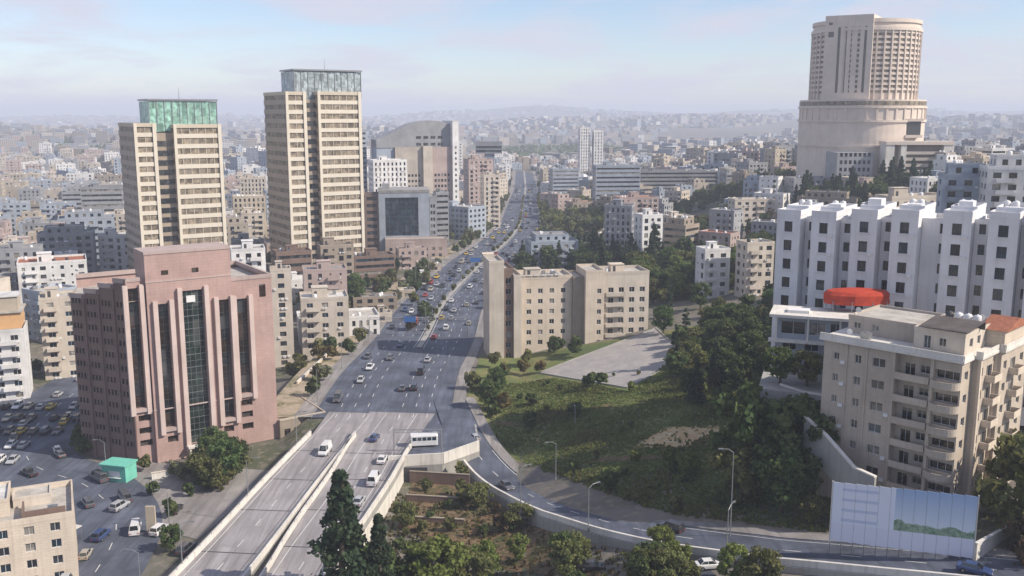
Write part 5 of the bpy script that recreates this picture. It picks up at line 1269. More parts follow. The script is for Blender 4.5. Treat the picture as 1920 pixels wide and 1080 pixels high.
kind('autumn', 'leaf_autumn', 'round', 3.2, 1.3, 6.4, 40, 80, .20, 'golden-brown leafy tree')
kind('brown', 'leaf_brown', 'round', 3.4, 1.2, 6.0, 38, 70, .20, 'brownish thinning tree')
kind('pine', 'leaf_pine', 'cone', 3.6, 1.2, 13.5, 110, 90, .17, 'tall dark conifer', r0=.32, tt=1.2)
kind('cypress', 'leaf_pine', 'column', 1.5, .6, 10.5, 34, 90, .18, 'slender dark cypress', 2, .2, 1.1)
kind('bush', 'leaf_dark', 'round', 1.7, .1, 2.6, 12, 90, .17, 'low dark green shrub', 2, .08)
kind('bushb', 'leaf_olive', 'round', 1.6, .1, 2.2, 12, 80, .17, 'low olive shrub', 2, .08)
TREES = []
SPc = hit(1270, 820)
def tree(key, x, y, h=None, z=None, label=None, force=False):
    if not force and (x - SPc[0]) ** 2 + (y - SPc[1]) ** 2 < 110: return
    if not force:
        hh = h or KIND[key][1]
        for a, b, c in HEROES:
            if (x - a) ** 2 + (y - b) ** 2 < (c * .8) ** 2: return
        for a, b, c in PLACED:
            if (x - a) ** 2 + (y - b) ** 2 < (c * 1.05 + 1) ** 2: return
    TREES.append((key, x, y, h or KIND[key][1] * rnd.uniform(.8, 1.2), z, label, force))
def on_road(x, y, m=1.0):
    if y > 225 and y < 1300:
        cx = np.interp(y, BC[:, 1], BC[:, 0]); w = np.interp(y, BC[:, 1], BW)
        if abs(x - cx) < w + m: return True
    if y <= 236 and -62 < x < -22: return True
    d = np.min(np.hypot(RP[:, 0] - x, RP[:, 1] - y))
    if d < 6.0 + m: return True
    return y < 340 and abs(x - np.interp(y, LS[:, 1], LS[:, 0])) < np.interp(y, LS[:, 1], LSW) + m
def cluster(keys, n, x0, y0, x1, y1, hr=(.8, 1.2), off=0):
    """n trees whose feet fall inside the photo rectangle."""
    k = 0; tries = 0
    while k < n and tries < n * 8:
        tries += 1; px, py = rnd.uniform(x0, x1), rnd.uniform(y0, y1); p = hit(px, py)
        if on_road(p[0], p[1], 1.5): continue
        q = len(TREES); key = rnd.choice(keys); tree(key, p[0], p[1], KIND[key][1] * rnd.uniform(*hr)); k += len(TREES) > q
# named trees
tree('pine', -26.6, 141, 25.5, -5, 'tallest dark conifer in the bottom middle, rising beside the flyover', True)
tree('pine', -21.0, 142, 18, -5, 'shorter dark conifer right against the tallest one by the flyover', True)
tree('bright', -12.5, 148, 10.5, -5, 'vivid yellow-green tree at the bottom edge right of the tall conifer', True)
tree('dark', -18.5, 150, 9.5, -5, 'round dark tree at the bottom edge between conifer and yellow-green tree', True)
tree('dark', -23.2, 146, 10.5, -5, 'leafy dark tree at the foot of the tallest conifer', True)
tree('olive', -7, 150, 7.5, None, 'olive tree right of the vivid yellow-green tree at the bottom', True)
tree('olive', 79, 138, 17, 9, 'big sunlit green tree in front of the stone apartments with balconies', True)
tree('bright', 84, 134, 11, 9, 'yellowish tree at the right edge below the stone apartments', True)
tree('brown', 75.5, 128, 9.5, 9, 'brown-red leafy tree at the right end of the blue and white hoarding', True)
tree('brown', 81.5, 127, 8.5, 9, 'brown bushy tree in the lower right corner', True)
tree('autumn', 79, 131, 8, 9.5, 'golden shrub-like tree between the brown trees and the stone apartments', True)
tree('olive', 9, 148, 6.5, None, 'yellow-green tree at the bottom edge under the curved ramp', True)
tree('olive', 37, 131, 6, None, 'small olive tree at the bottom edge below the ramp wall', True)
tree('brown', 9, 131, 5, None, 'thin brown tree on the earth slope below the ramp', True)
for k_, x_, y_, h_, l_ in (('dark', 49.5, 171.5, 6.5, 'left of the three trees on the upper terrace below the annexe'), ('olive', 54, 170, 6, 'middle of the three trees on the upper terrace below the annexe'), ('dark', 59.5, 170.5, 7, 'right of the three trees on the upper terrace below the annexe')): tree(k_, x_, y_, h_, 26.2, l_, True)
for k_, x_, y_, h_, l_ in (('dark', 43.5, 164.5, 19, 'tall dark tree at the left end of the terrace wall'), ('dark', 50, 160.5, 17, 'tall dark tree under the middle of the terrace wall'), ('dark', 46, 155, 12, 'dark tree crowding the foot of the stepped garden wall'), ('olive', 40, 160, 11, 'olive tree in front of the terrace trees at the park edge')): tree(k_, x_, y_, h_, None, l_, True)
# groups seen in the photograph
cluster(['olive', 'olive', 'dark'], 15, 385, 860, 560, 938, (.9, 1.25)); cluster(['olive', 'brown'], 7, 470, 815, 600, 860, (.6, .8))
cluster(['olive', 'dark', 'autumn'], 8, 548, 660, 640, 725, (.7, 1.0)); cluster(['olive', 'pale'], 5, 270, 870, 380, 905, (.5, .7))
cluster(['dark', 'olive', 'autumn'], 6, 872, 690, 960, 790, (.75, .95)); cluster(['autumn', 'olive'], 3, 960, 680, 1020, 720, (.7, .8)); cluster(['dark'], 6, 985, 650, 1090, 672, (.6, .8))
cluster(['olive', 'dark', 'bright', 'bushb'], 16, 900, 730, 1300, 850, (.3, .6)); cluster(['dark'], 3, 1085, 718, 1145, 742, (.5, .65)); cluster(['bright'], 3, 1315, 735, 1400, 760, (.5, .65))
cluster(['dark', 'dark', 'olive', 'cypress'], 42, 1240, 560, 1470, 720, (.8, 1.15)); cluster(['dark', 'dark', 'pine'], 22, 1290, 640, 1540, 790, (.7, 1.0)); cluster(['bright', 'pale'], 5, 1290, 600, 1440, 650, (.8, 1))
cluster(['olive', 'bright', 'dark', 'bush'], 17, 1100, 860, 1540, 985, (.35, .7)); cluster(['bush', 'bushb'], 24, 950, 790, 1540, 960, (.6, 1.2)); cluster(['olive'], 4, 1470, 850, 1560, 960, (.6, .8))
cluster(['dark', 'olive', 'cypress'], 34, 1230, 440, 1460, 545, (.8, 1.1)); cluster(['bright', 'bright', 'olive', 'pale'], 26, 1010, 385, 1130, 440, (1.2, 1.7)); cluster(['dark', 'dark', 'cypress'], 14, 975, 455, 1110, 500, (.9, 1.2))
cluster(['dark', 'pine', 'olive'], 26, 1080, 455, 1250, 520, (.7, .95)); cluster(['dark', 'olive', 'brown'], 22, 1100, 360, 1460, 440, (.8, 1.1))
cluster(['olive', 'brown', 'dark'], 16, 655, 505, 800, 560, (.7, 1.0)); cluster(['dark', 'dark', 'olive'], 18, 520, 460, 670, 520, (.9, 1.2)); cluster(['pale', 'olive', 'bright'], 20, 840, 375, 935, 455, (.8, 1.1))
cluster(['brown', 'olive', 'bushb'], 16, 770, 905, 1010, 1000, (.4, .7)); cluster(['olive', 'bush', 'dark', 'bright'], 26, 690, 1050, 1380, 1125, (.5, .95)); cluster(['bush', 'bushb', 'olive'], 26, 740, 890, 1010, 1010, (.5, 1.0)); cluster(['bush', 'bushb'], 8, 1010, 700, 1290, 735, (.4, .8)); cluster(['bushb', 'brown'], 8, 640, 560, 720, 640, (.5, .8))
cluster(['olive', 'dark'], 8, 20, 690, 160, 900, (.5, .7)); cluster(['dark', 'bushb'], 8, 250, 900, 420, 1060, (.4, .65))
def belt(keys, n, px0, px1, Y0, Y1, hr):
    for _ in range(n):
        Y = rnd.uniform(Y0, Y1); x, z = at_root(rnd.uniform(px0, px1), Y); k = rnd.choice(keys); tree(k, x, Y, KIND[k][1] * rnd.uniform(*hr))
belt(['dark', 'pine', 'cypress'], 34, 1740, 1930, 440, 500, (1.1, 1.6)); belt(['dark', 'olive'], 16, 1340, 1500, 640, 700, (1.0, 1.3)); belt(['dark', 'brown'], 12, 1690, 1780, 430, 520, (.9, 1.2))
GK = [('bright', 'bright', 'olive', 'pale'), ('dark', 'dark', 'cypress'), ('dark', 'olive', 'pine'), ('dark', 'olive', 'bright'), ('dark', 'olive'), ('pale', 'olive', 'bright'), ('dark', 'olive'), ('dark', 'pine'), ('dark', 'olive'), ('dark', 'olive')]
for (a_, b_, c_, d_), ks_ in zip(GREENZ, GK):
    for _ in range(int((b_ - a_) * (d_ - c_) / 62)):
        x_, y_ = rnd.uniform(a_, b_), rnd.uniform(c_, d_)
        if not on_road(x_, y_, 2): k_ = rnd.choice(ks_); tree(k_, x_, y_, KIND[k_][1] * rnd.uniform(.8, 1.5))
belt(['dark', 'dark', 'olive'], 22, 535, 690, 352, 378, (1.0, 1.6)); belt(['olive', 'brown', 'dark'], 22, 640, 800, 330, 470, (.7, 1.0))
# median and street trees
for Y in np.arange(330, 900, 13):
    cx = np.interp(Y, BC[:, 1], BC[:, 0])
    if rnd.random() < .85: TREES.append((rnd.choice(['olive', 'bushb', 'pale']), cx, Y, rnd.uniform(2.2, 3.6), .2, None, False))
for Y in np.arange(250, 900, 15):
    cx = np.interp(Y, BC[:, 1], BC[:, 0]); w = np.interp(Y, BC[:, 1], BW)
    if rnd.random() < .8: TREES.append((rnd.choice(['olive', 'dark', 'pale']), cx - w - 3, Y, rnd.uniform(4, 6.5), 0, None, False))
    if rnd.random() < .65 and Y > 330: TREES.append((rnd.choice(['olive', 'dark']), cx + w + 2.5, Y, rnd.uniform(4, 6), 0, None, False))
# gardens through the city
for _ in range(2600):
    y = math.sqrt(rnd.uniform(300 ** 2, 1500 ** 2)); x = rnd.uniform(-.6, .6) * y
    if _ < 220: x, y = rnd.uniform(118, 260), rnd.uniform(120, 330)
    if on_road(x, y) or (0 < x < 118 and y < 330): continue
    if x < -50 and y < 330: continue
    ok = True
    for a, b, c in PLACED:
        if abs(x - a) < c + 2 and abs(y - b) < c + 2 and (x - a) ** 2 + (y - b) ** 2 < (c + 2) ** 2: ok = False; break
    if not ok: continue
    k = rnd.choice(['dark', 'olive', 'dark', 'cypress', 'olive', 'brown']); h = KIND[k][1] * rnd.uniform(.6, 1.1)
    if x < 0 and rnd.random() < .2: continue
    if hides(x, y, h1(x, y), 4, h): continue
    tree(k, x, y, h)
def plant_trees():
    rec = []
    for t in TREES:
        p = proj(t[1], t[2], (t[4] if t[4] is not None else h1(t[1], t[2])) + t[3] / 2); inview = -40 < p[0] < 1960 and p[1] < 1180
        rec.append((0 if t[6] else (p[2] / t[3] if inview else 1e5), t))
    rec.sort(key=lambda q: q[0]); one, mass = [t for _, t in rec[:290]], [t for _, t in rec[290:]]
    for key, x, y, h, z, lab, _ in one:
        L, top, desc = KIND[key]; cm, tm = rnd.choice(L); z = h1(x, y) if z is None else z; s = h / top
        shrub = key.startswith('bush')
        t = thing('shrub' if shrub else 'tree', lab, 'shrub' if shrub else 'tree', (x, y, z - .05), rnd.uniform(0, 6.28), 'shrubs on the slopes' if shrub else 'trees around the boulevard and park'); k = rnd.uniform(.9, 1.15); t.scale = (s * k, s * k, s)
        link('trunk', tm, t); link('crown', cm, t)
        rh = h / top
        if not lab: auto(t, ('small ' if rh < .72 else 'large ' if rh > 1.12 else 'mid-sized ') + desc.replace('tall ', '').replace('low ', ''), x, y, 'tree')
    # the rest as one mass of lighter crowns
    V = []; MI = []; mats = ['leaf_dark', 'leaf_olive', 'leaf_brown', 'leaf_pale', 'leaf_bright', 'leaf_pine', 'leaf_autumn']; mk = dict(dark=0, olive=1, brown=2, pale=3, bright=4, pine=5, cypress=5, autumn=6, bush=0, bushb=1)
    for key, x, y, h, z, _, _ in mass:
        z = h1(x, y) if z is None else z; n = 230 if y < 800 else 90; R = h * .42 if key not in ('cypress', 'pine') else h * .17
        cl = npr.normal(size=(14, 3)); cl /= np.linalg.norm(cl, axis=1)[:, None]; cl *= npr.uniform(.2, .75, (14, 1)); i = npr.randint(0, 14, n)
        d = npr.normal(size=(n, 3)); d /= np.linalg.norm(d, axis=1)[:, None]; P = (cl[i] + d * .34) * np.array([R, R, h * .42]) + np.array([x, y, z + h * .56])
        nm = d + npr.normal(size=(n, 3)) * .5; nm /= np.linalg.norm(nm, axis=1)[:, None]; e1 = np.cross(nm, npr.normal(size=(n, 3))); e1 /= np.linalg.norm(e1, axis=1)[:, None]; e2 = np.cross(nm, e1)
        s = npr.uniform(.28, .62, (n, 1)) * (1 if y < 800 else 1.6) * min(1, h / 5)
        V.append(np.stack([P - e1 * s - e2 * s, P + e1 * s - e2 * s * .8, P + e1 * s + e2 * s, P - e1 * s * .8 + e2 * s], 1).reshape(-1, 3)); MI.append(np.full(n, mk[key]))
    V = np.vstack(V); tag(link('distant_trees', np_mesh('distant_trees', V, np.arange(len(V)).reshape(-1, 4), mats, np.concatenate(MI))), 'scattered garden trees far off between the city blocks', 'trees', kind='stuff')
    # far green belts beyond
    n = 60000; y = np.sqrt(npr.uniform(1400 ** 2, 6500 ** 2, n)); x = y * npr.uniform(-.6, .6, n); k = np.sin(x * .0052 + 1) * np.sin(y * .004 + x * .001) + .4 * np.sin(x * .013) > .35; x, y = x[k], y[k]; n = len(x)
    P = np.stack([x, y, hgt(x, y) + npr.uniform(1, 6, n)], 1); nm = npr.normal(size=(n, 3)); nm[:, 1] -= 1; nm /= np.linalg.norm(nm, axis=1)[:, None]; e1 = np.cross(nm, npr.normal(size=(n, 3))); e1 /= np.linalg.norm(e1, axis=1)[:, None]; e2 = np.cross(nm, e1); s = npr.uniform(2, 5, (n, 1))
    V = np.stack([P - e1 * s - e2 * s, P + e1 * s - e2 * s, P + e1 * s + e2 * s, P - e1 * s + e2 * s], 1).reshape(-1, 3)
    tag(link('far_tree_belts', np_mesh('far_tree_belts', V, np.arange(n * 4).reshape(-1, 4), ['leaf_dark'])), 'dark belts of trees in the hazy far city', 'trees', kind='stuff')
plant_trees()
SPc = hit(1270, 820)
def grass():
    n = 70000; px = npr.uniform(860, 1600, n); xs = npr.uniform(-16, 95, n); ys = npr.uniform(140, 262, n)
    z = hgt(xs, ys); keep = []
    poly = [p[:2] for p in (pk[0], pk[1], hit(1560, 1000), hit(1640, 860), hit(1600, 600), hit(1300, 640), hit(1240, 690), hit(1180, 735), hit(1010, 705), hit(900, 668))]
    def inside(x, y):
        c = np.zeros(len(x), bool); j = len(poly) - 1
        for i in range(len(poly)):
            xi, yi = poly[i]; xj, yj = poly[j]; m = ((yi > y) != (yj > y)) & (x < (xj - xi) * (y - yi) / (yj - yi + 1e-9) + xi); c ^= m; j = i
        return c
    m = inside(xs, ys); xs, ys, z = xs[m], ys[m], z[m]
    dr = np.min(np.hypot(xs[:, None] - RP[None, ::2, 0], ys[:, None] - RP[None, ::2, 1]), 1); m = (dr > 8.2) & ~((np.abs(xs - SPc[0]) / 9.5 + np.abs(ys - SPc[1]) / 6.5 < 1) & (npr.uniform(0, 1, len(xs)) < .9)); xs, ys, z = xs[m], ys[m], z[m]; n = len(xs)
    dn = .5 + .5 * np.sin(xs * .21 + 1.1 * np.sin(ys * .13)) * np.sin(ys * .17 + .6 * np.sin(xs * .09)); hgt_ = npr.uniform(.15, .5, n) * (.5 + 1.3 * dn)
    V = []; 
    for k in range(3):
        a = npr.uniform(0, np.pi, n); w = npr.uniform(.12, .35, n); c, s = np.cos(a) * w, np.sin(a) * w; lx, ly = npr.normal(size=n) * .12, npr.normal(size=n) * .12
        V.append(np.stack([np.stack([xs - c, ys - s, z - .05], 1), np.stack([xs + c, ys + s, z - .05], 1), np.stack([xs + c * .7 + lx, ys + s * .7 + ly, z + hgt_], 1), np.stack([xs - c * .7 + lx, ys - s * .7 + ly, z + hgt_ * .8], 1)], 1).reshape(-1, 3))
    V = np.vstack(V); mi = np.tile((dn + npr.normal(size=n) * .3 > .62).astype(int) + (npr.uniform(0, 1, n) < .06) * 1, 3).clip(0, 2)
    tag(link('grass', np_mesh('grass', V, np.arange(len(V)).reshape(-1, 4), ['leaf_grass', 'leaf_olive', 'leaf_straw'], mi)), 'rough green grass and weeds over the park slope', 'grass', kind='stuff')
    n = 4500; xs, ys = npr.uniform(-26, 26, n), npr.uniform(118, 205, n); dr = np.min(np.hypot(xs[:, None] - RP[None, ::2, 0], ys[:, None] - RP[None, ::2, 1]), 1)
    rx = np.interp(xs, RP[:, 0], RP[:, 1]); m = (dr > 6.6) & (ys < rx) & ~((xs < -8) & (ys > 195)); xs, ys = xs[m], ys[m]; n = len(xs); z = hgt(xs, ys); h = npr.uniform(.2, .7, n); V = []
    for k in range(2):
        a = npr.uniform(0, np.pi, n); w = npr.uniform(.15, .4, n); c, s = np.cos(a) * w, np.sin(a) * w
        V.append(np.stack([np.stack([xs - c, ys - s, z - .05], 1), np.stack([xs + c, ys + s, z - .05], 1), np.stack([xs + c * .8, ys + s * .8, z + h], 1), np.stack([xs - c * .6, ys - s * .6, z + h * .8], 1)], 1).reshape(-1, 3))
    V = np.vstack(V); tag(link('weeds', np_mesh('weeds', V, np.arange(len(V)).reshape(-1, 4), ['leaf_brown', 'leaf_olive', 'leaf_autumn'], npr.randint(0, 3, len(V) // 4))), 'dry brown weeds on the earth slope below the ramp', 'weeds', kind='stuff')
grass()
# ------------------------------------------------------------------ vehicles
for n_, c_ in dict(white=(.72, .72, .72), silver=(.42, .43, .45), black=(.03, .03, .035), dark_grey=(.10, .10, .11), red=(.40, .04, .03), dark_blue=(.04, .07, .18), beige=(.42, .38, .30), yellow=(.60, .42, .05)).items():
    m, nt, b = nodes('car_' + n_, .3, .5); b.inputs['Coat Weight'].default_value = .4
    nt.links.new(mixcol(nt, ramp(nt, noise(nt, 2.0, 4), .3, .8), sc3(c_, .85), sc3(c_, 1.08)), b.inputs['Base Color'])
plain('lamp_red', (.35, .02, .02), .3); plain('lamp_clear', (.6, .6, .58), .2)
def loft(mb, secs, m=0):
    n0 = len(mb.v); k = len(secs[0])
    for s in secs: mb.v += s
    for i in range(len(secs) - 1):
        for j in range(k):
            a = n0 + i * k + j; b = n0 + i * k + (j + 1) % k; mb.f.append((a, b, b + k, a + k)); mb.m.append(m)
    mb.f.append(tuple(n0 + j for j in range(k - 1, -1, -1))); mb.m.append(m); mb.f.append(tuple(n0 + (len(secs) - 1) * k + j for j in range(k))); mb.m.append(m)
SPEC = dict(saloon=(4.6, 1.78, [(-2.3, .45, .82, .92), (-2.2, .3, .95, .98), (-1.4, .28, 1.0, 1.0), (.9, .28, .98, 1.0), (1.9, .3, .84, .98), (2.25, .36, .72, .92), (2.3, .45, .62, .86)], (-1.75, 1.05, -1.15, .3, 1.44)),
            hatchback=(4.0, 1.7, [(-2.0, .45, .9, .93), (-1.95, .3, 1.0, .98), (.7, .28, .98, 1.0), (1.6, .3, .85, .98), (1.95, .36, .72, .92), (2.0, .45, .62, .86)], (-1.9, .95, -1.55, .2, 1.5)),
            suv=(4.7, 1.9, [(-2.35, .5, 1.05, .94), (-2.3, .35, 1.15, .99), (.9, .33, 1.12, 1.0), (2.0, .36, 1.02, .98), (2.3, .45, .85, .93), (2.35, .5, .7, .9)], (-2.25, 1.0, -2.05, .45, 1.8)),
            van=(5.2, 2.0, [(-2.6, .45, 1.3, .96), (-2.55, .35, 1.35, 1.0), (1.6, .33, 1.3, 1.0), (2.4, .36, 1.1, .97), (2.6, .5, .8, .9)], (-2.55, 2.0, -2.5, 1.35, 2.3)),
            pickup=(5.2, 1.85, [(-2.6, .5, 1.0, .97), (-2.55, .4, 1.02, 1.0), (1.2, .38, 1.02, 1.0), (2.2, .4, .98, .98), (2.6, .5, .8, .92)], (-.7, 1.3, -.5, .75, 1.72)))
def car_meshes(kd, colr):
    key = ('car', kd, colr)
    if key in MESHES: return MESHES[key]
    L, W, secs, (gx0, gx1, rx0, rx1, zr) = SPEC[kd]; hw = W / 2; mb = MB(); S = []
    for x, z0, z1, f in secs:
        w = hw * f; zm = (z0 + z1) / 2
        S.append([(x, -w * .93, z0), (x, w * .93, z0), (x, w, zm - .05), (x, w * .99, z1 - .1), (x, w * .88, z1), (x, -w * .88, z1), (x, -w * .99, z1 - .1), (x, -w, zm - .05)])
    loft(mb, S); zb = max(s[2] for s in secs) - .04; wb, wr = hw * .87, hw * .70
    gb = [(gx0, -wb), (gx1, -wb), (gx1, wb), (gx0, wb)]; gt = [(rx0, -wr), (rx1, -wr), (rx1, wr), (rx0, wr)]
    # roof plate and pillars over the glass
    n = len(mb.v); mb.v += [(*p, zr) for p in gt] + [(p[0] * .98 + (rx0 + rx1) * .01, p[1] * .92, zr + .05) for p in gt]
    mb.f += [(n + 4, n + 5, n + 6, n + 7)] + [(n + i, n + (i + 1) % 4, n + 4 + (i + 1) % 4, n + 4 + i) for i in range(4)]; mb.m += [0] * 5
    for i in range(4): mb.tube((*gb[i], zb - .02), (*gt[i], zr + .01), .05, .05, 4, caps=False)
    mx = (gx0 + gx1) / 2 - .1; rm = (rx0 + rx1) / 2
    for s_ in (-1, 1): mb.tube((mx, s_ * wb, zb), (rm, s_ * wr, zr), .045, .045, 4, caps=False)
    if kd == 'pickup': mb.box(-2.5, -.8, -hw * .8, hw * .8, 1.0, 1.04)
    if kd == 'van':
        for s_ in (-1, 1): mb.quad((gx0, s_ * (wb + .012), zb), (.4, s_ * (wb + .012), zb), (.4, s_ * (wr + .012), zr), (gx0 + .05, s_ * (wr + .012), zr))
    body = mb.mesh('body', ['car_' + colr]); gm = MB()
    for i in range(4): j = (i + 1) % 4; gm.quad((*gb[i], zb), (*gb[j], zb), (*gt[j], zr), (*gt[i], zr))
    gl = gm.mesh('window_glass', ['glass_dark']); fm = MB(); fm.v = list(mb.v); fm.f = list(mb.f); fm.m = [0] * len(mb.f); n = len(fm.v); fm.v += gm.v; fm.f += [tuple(n + i for i in f) for f in gm.f]; fm.m += [1] * len(gm.f)
    for sx in (-L * .3, L * .3):
        for sy in (-1, 1): fm.tube((sx, sy * hw * .80, .34), (sx, sy * hw * 1.005, .34), .34, .34, 10, 2)
    MESHES[key] = (body, gl, fm.mesh('car', ['car_' + colr, 'glass_dark', 'rubber']), L, hw, secs); return MESHES[key]
def small_meshes():
    w = MB(); w.tube((0, -.11, 0), (0, .11, 0), .34, .34, 14); tw = w.mesh('wheel', ['rubber']); h = MB(); h.tube((0, -.125, 0), (0, .125, 0), .19, .19, 8)
    l = MB(); l.box(-.03, .03, -.17, .17, -.07, .07); return tw, h.mesh('hubcap', ['metal_grey']), l.mesh('headlight', ['lamp_clear']), l.mesh('taillight', ['lamp_red'])
TW, HC, HLm, TLm = small_meshes()
WORD = dict(saloon='saloon car', hatchback='hatchback', suv='tall estate car', van='van', pickup='pickup truck')
def car(x, y, z, rz, kd, colr, label=None, detail=None):
    body, gl, full, L, hw, secs = car_meshes(kd, colr); far = proj(x, y, z)[2] > 300 if detail is None else not detail
    nm = 'van' if kd == 'van' else 'pickup_truck' if kd == 'pickup' else 'car'; cat = 'van' if kd == 'van' else 'pickup' if kd == 'pickup' else 'car'
    if far: t = link(nm, full, None, (x, y, z), rz); tag(t, label, cat, 'cars in the city streets')
    else:
        t = thing(nm, label, cat, (x, y, z), rz, 'cars in the city streets'); link('body', body, t); link('window_glass', gl, t)
        for sx in (-L * .3, L * .3):
            for sy in (-1, 1): w = link('wheel', TW, t, (sx, sy * hw * .88, .34)); link('hubcap', HC, w)
        for sy in (-1, 1): link('headlight', HLm, t, (secs[-1][0] + .01, sy * hw * .68, .66)); link('taillight', TLm, t, (secs[0][0] - .01, sy * hw * .72, .75))
    if not label: auto(t, f'{colr.replace("_", " ")} {WORD[kd]}', x, y, 'car')
    return t
COLS = ['white', 'white', 'white', 'silver', 'silver', 'black', 'dark_grey', 'dark_grey', 'white', 'silver', 'dark_grey', 'black', 'red', 'dark_blue', 'beige', 'yellow']; KDS = ['saloon', 'saloon', 'hatchback', 'hatchback', 'suv', 'suv', 'van', 'pickup']
def on_path(path, s, off, back=False, kd=None, colr=None, label=None, dz=.03):
    p, t = interp_line(path, s); n = np.array([t[1], -t[0]]); l = math.hypot(*n); n = n / l; q = p[:2] + n * off
    return car(q[0], q[1], p[2] + dz, math.atan2(t[1], t[0]) + (math.pi if back else 0) + rnd.uniform(-.02, .02), kd or rnd.choice(KDS), colr or rnd.choice(COLS), label)
def fill(path, lanes, s0, s1, gap, p, back=False, ln=None):
    d = float(np.sum(np.linalg.norm(np.diff(path[:, :2], axis=0), axis=1))); L_ = []
    for o in lanes:
        s = s0 + rnd.uniform(0, gap) / d
        while s < s1:
            if rnd.random() < p: on_path(path, s, o + rnd.uniform(-.25, .25), back)
            s += (gap + rnd.uniform(-1, 5)) / d
fill(BC, (-13.2, -9.8, -6.3), .01, .42, 13, .46, True); fill(BC, (3, 6.2, 9.8), .02, .42, 13, .40); fill(BC, (13.4,), .1, .42, 9, .4); fill(BC, (-9, -5.5, 3.5, 7), .42, .75, 18, .42)
on_path(LC, .415, -1.4, True, 'pickup', 'silver', 'silver pickup truck on the left flyover lane near the bottom edge'); on_path(LC, .43, 1.6, True, 'suv', 'dark_grey', 'dark estate car beside the silver pickup on the left flyover')
on_path(LC, .83, 1.8, True, 'van', 'white', 'white van at the top of the left flyover carriageway')
on_path(RCc, .62, 2.6, False, 'hatchback', 'white', 'white hatchback low on the right flyover beside the sunlit wall')
on_path(RCc, .67, 3.0, False, 'saloon', 'silver', 'silver saloon following behind the white hatchback on the right flyover')
on_path(RCc, .73, 3.4, False, 'van', 'white', 'white van halfway up the right flyover carriageway'); on_path(RCc, .70, -1.0, False, 'saloon', 'dark_grey', 'dark grey saloon in the left lane of the right flyover')
on_path(RCc, .80, 2.6, False, 'saloon', 'white', 'white saloon near the top of the right flyover'); on_path(RCc, .88, -2.2, False, 'saloon', 'dark_blue', 'dark blue saloon leaving the right flyover for the boulevard')
on_path(RP, .33, 1.8, False, 'saloon', 'dark_grey', 'dark grey saloon alone on the curved ramp'); on_path(RP, .62, -1.8, True, 'suv', 'black', 'black estate car on the right half of the curved ramp'); on_path(RP, .18, -1.6, True, 'hatchback', 'silver', 'silver hatchback where the curved ramp leaves the boulevard')
on_path(RP, .9, 1.8, False, 'saloon', 'dark_blue', 'dark blue saloon on the ramp below the blue and white hoarding')
fill(LS, (-3.4, 3.4), .22, .9, 12, .55); fill(LS, (6.6,), .55, .95, 5.4, .8)
for r_ in range(6):
    for c_ in range(11):
        if rnd.random() < .72:
            x, y = -148 + c_ * 3.1 + r_ * .4, 203 + r_ * 10.5; car(x, y, h1(x, y) + .09, math.pi / 2 + .1 + (math.pi if rnd.random() < .5 else 0), rnd.choice(['saloon', 'hatchback', 'suv', 'saloon']), rnd.choice(COLS))
for px, py in ((1110, 1068), (1250, 1072), (1330, 1066)):
    p = hit(px, py); 
    if np.min(np.hypot(RP[:, 0] - p[0], RP[:, 1] - p[1])) > 7: car(p[0], p[1], p[2] + .1, rnd.uniform(-.15, .15), rnd.choice(['saloon', 'suv']), rnd.choice(COLS))
for px, py in ((225, 955), (300, 1000), (350, 1035), (190, 1010), (330, 960)):
    p = hit(px, py); car(p[0], p[1], p[2] + .12, math.pi / 2 + rnd.uniform(-.3, .1), rnd.choice(['saloon', 'suv', 'hatchback']), rnd.choice(COLS))
# white coach at the junction, under the gantry
def coach():
    t = thing('bus', 'white minibus with a blue-tinted glass front passing beneath the sign gantry', 'bus', (-20.2, 211, .06), rad(8)); mb = MB()
    loft(mb, [[(x, -w, .4), (x, w, .4), (x, w, 1.5), (x, w, 2.6), (x, w * .85, 2.85), (x, -w * .85, 2.85), (x, -w, 2.6), (x, -w, 1.5)] for x, w in ((-3.1, 1.0), (-3.0, 1.12), (2.8, 1.12), (3.1, 1.0))]); mb.build('body', 'car_white', t)
    for s_ in (-1, 1):
        for k in range(5): mb = MB(); mb.box(-2.7 + k * 1.12, -1.75 + k * 1.12, s_ * 1.125 - .012, s_ * 1.125 + .012, 1.55, 2.35); mb.build('window', 'glass_blue', t)
        for sx in (-2, 1.9): link('wheel', TW, t, (sx, s_ * .98, .42)).scale = (1.25, 1.2, 1.25)
    mb = MB(); mb.box(3.09, 3.13, -.9, .9, 1.4, 2.5); mb.build('windscreen', 'glass_blue', t)
coach()
# junction deck that carries the coach
def junction():
    mb = MB(); P = [(-27.5, 201.5), (-15.5, 203.5), (-7.5, 212), (-10, 240), (-30, 240)]; mb.prism(P, -6.2, -.004); tag(mb.build('junction_abutment', 'concrete'), kind='structure')
    mb = MB(); mb.poly([(*p, .001) for p in [(-27, 202), (-15.8, 204), (-8, 212.4), (-10.4, 240), (-30, 240)]]); tag(mb.build('junction_road', 'asphalt'), kind='structure')
    t = thing('guard_wall', 'short pale guard wall closing the deck end under the sign gantry', 'wall', (-27.3, 201.7, 0))
    for i, (a, b) in enumerate((((0, 0), (12, 2)), ((12, 2), (19.6, 10.2)))):
        v = Vector((b[0] - a[0], b[1] - a[1])); mb = MB(); mb.box(0, v.length, -.2, .2, -1.6, .95); mb.build('parapet', 'parapetwhite', t, (*a, 0), math.atan2(v.y, v.x))
    mb = MB(); mb.box(.8, 8.6, -.12, .05, -5.6, -1.7); mb.build('underpass_shade', 'frame_dark', t)  # flat dark panel painted for the shade of an underpass opening
junction()
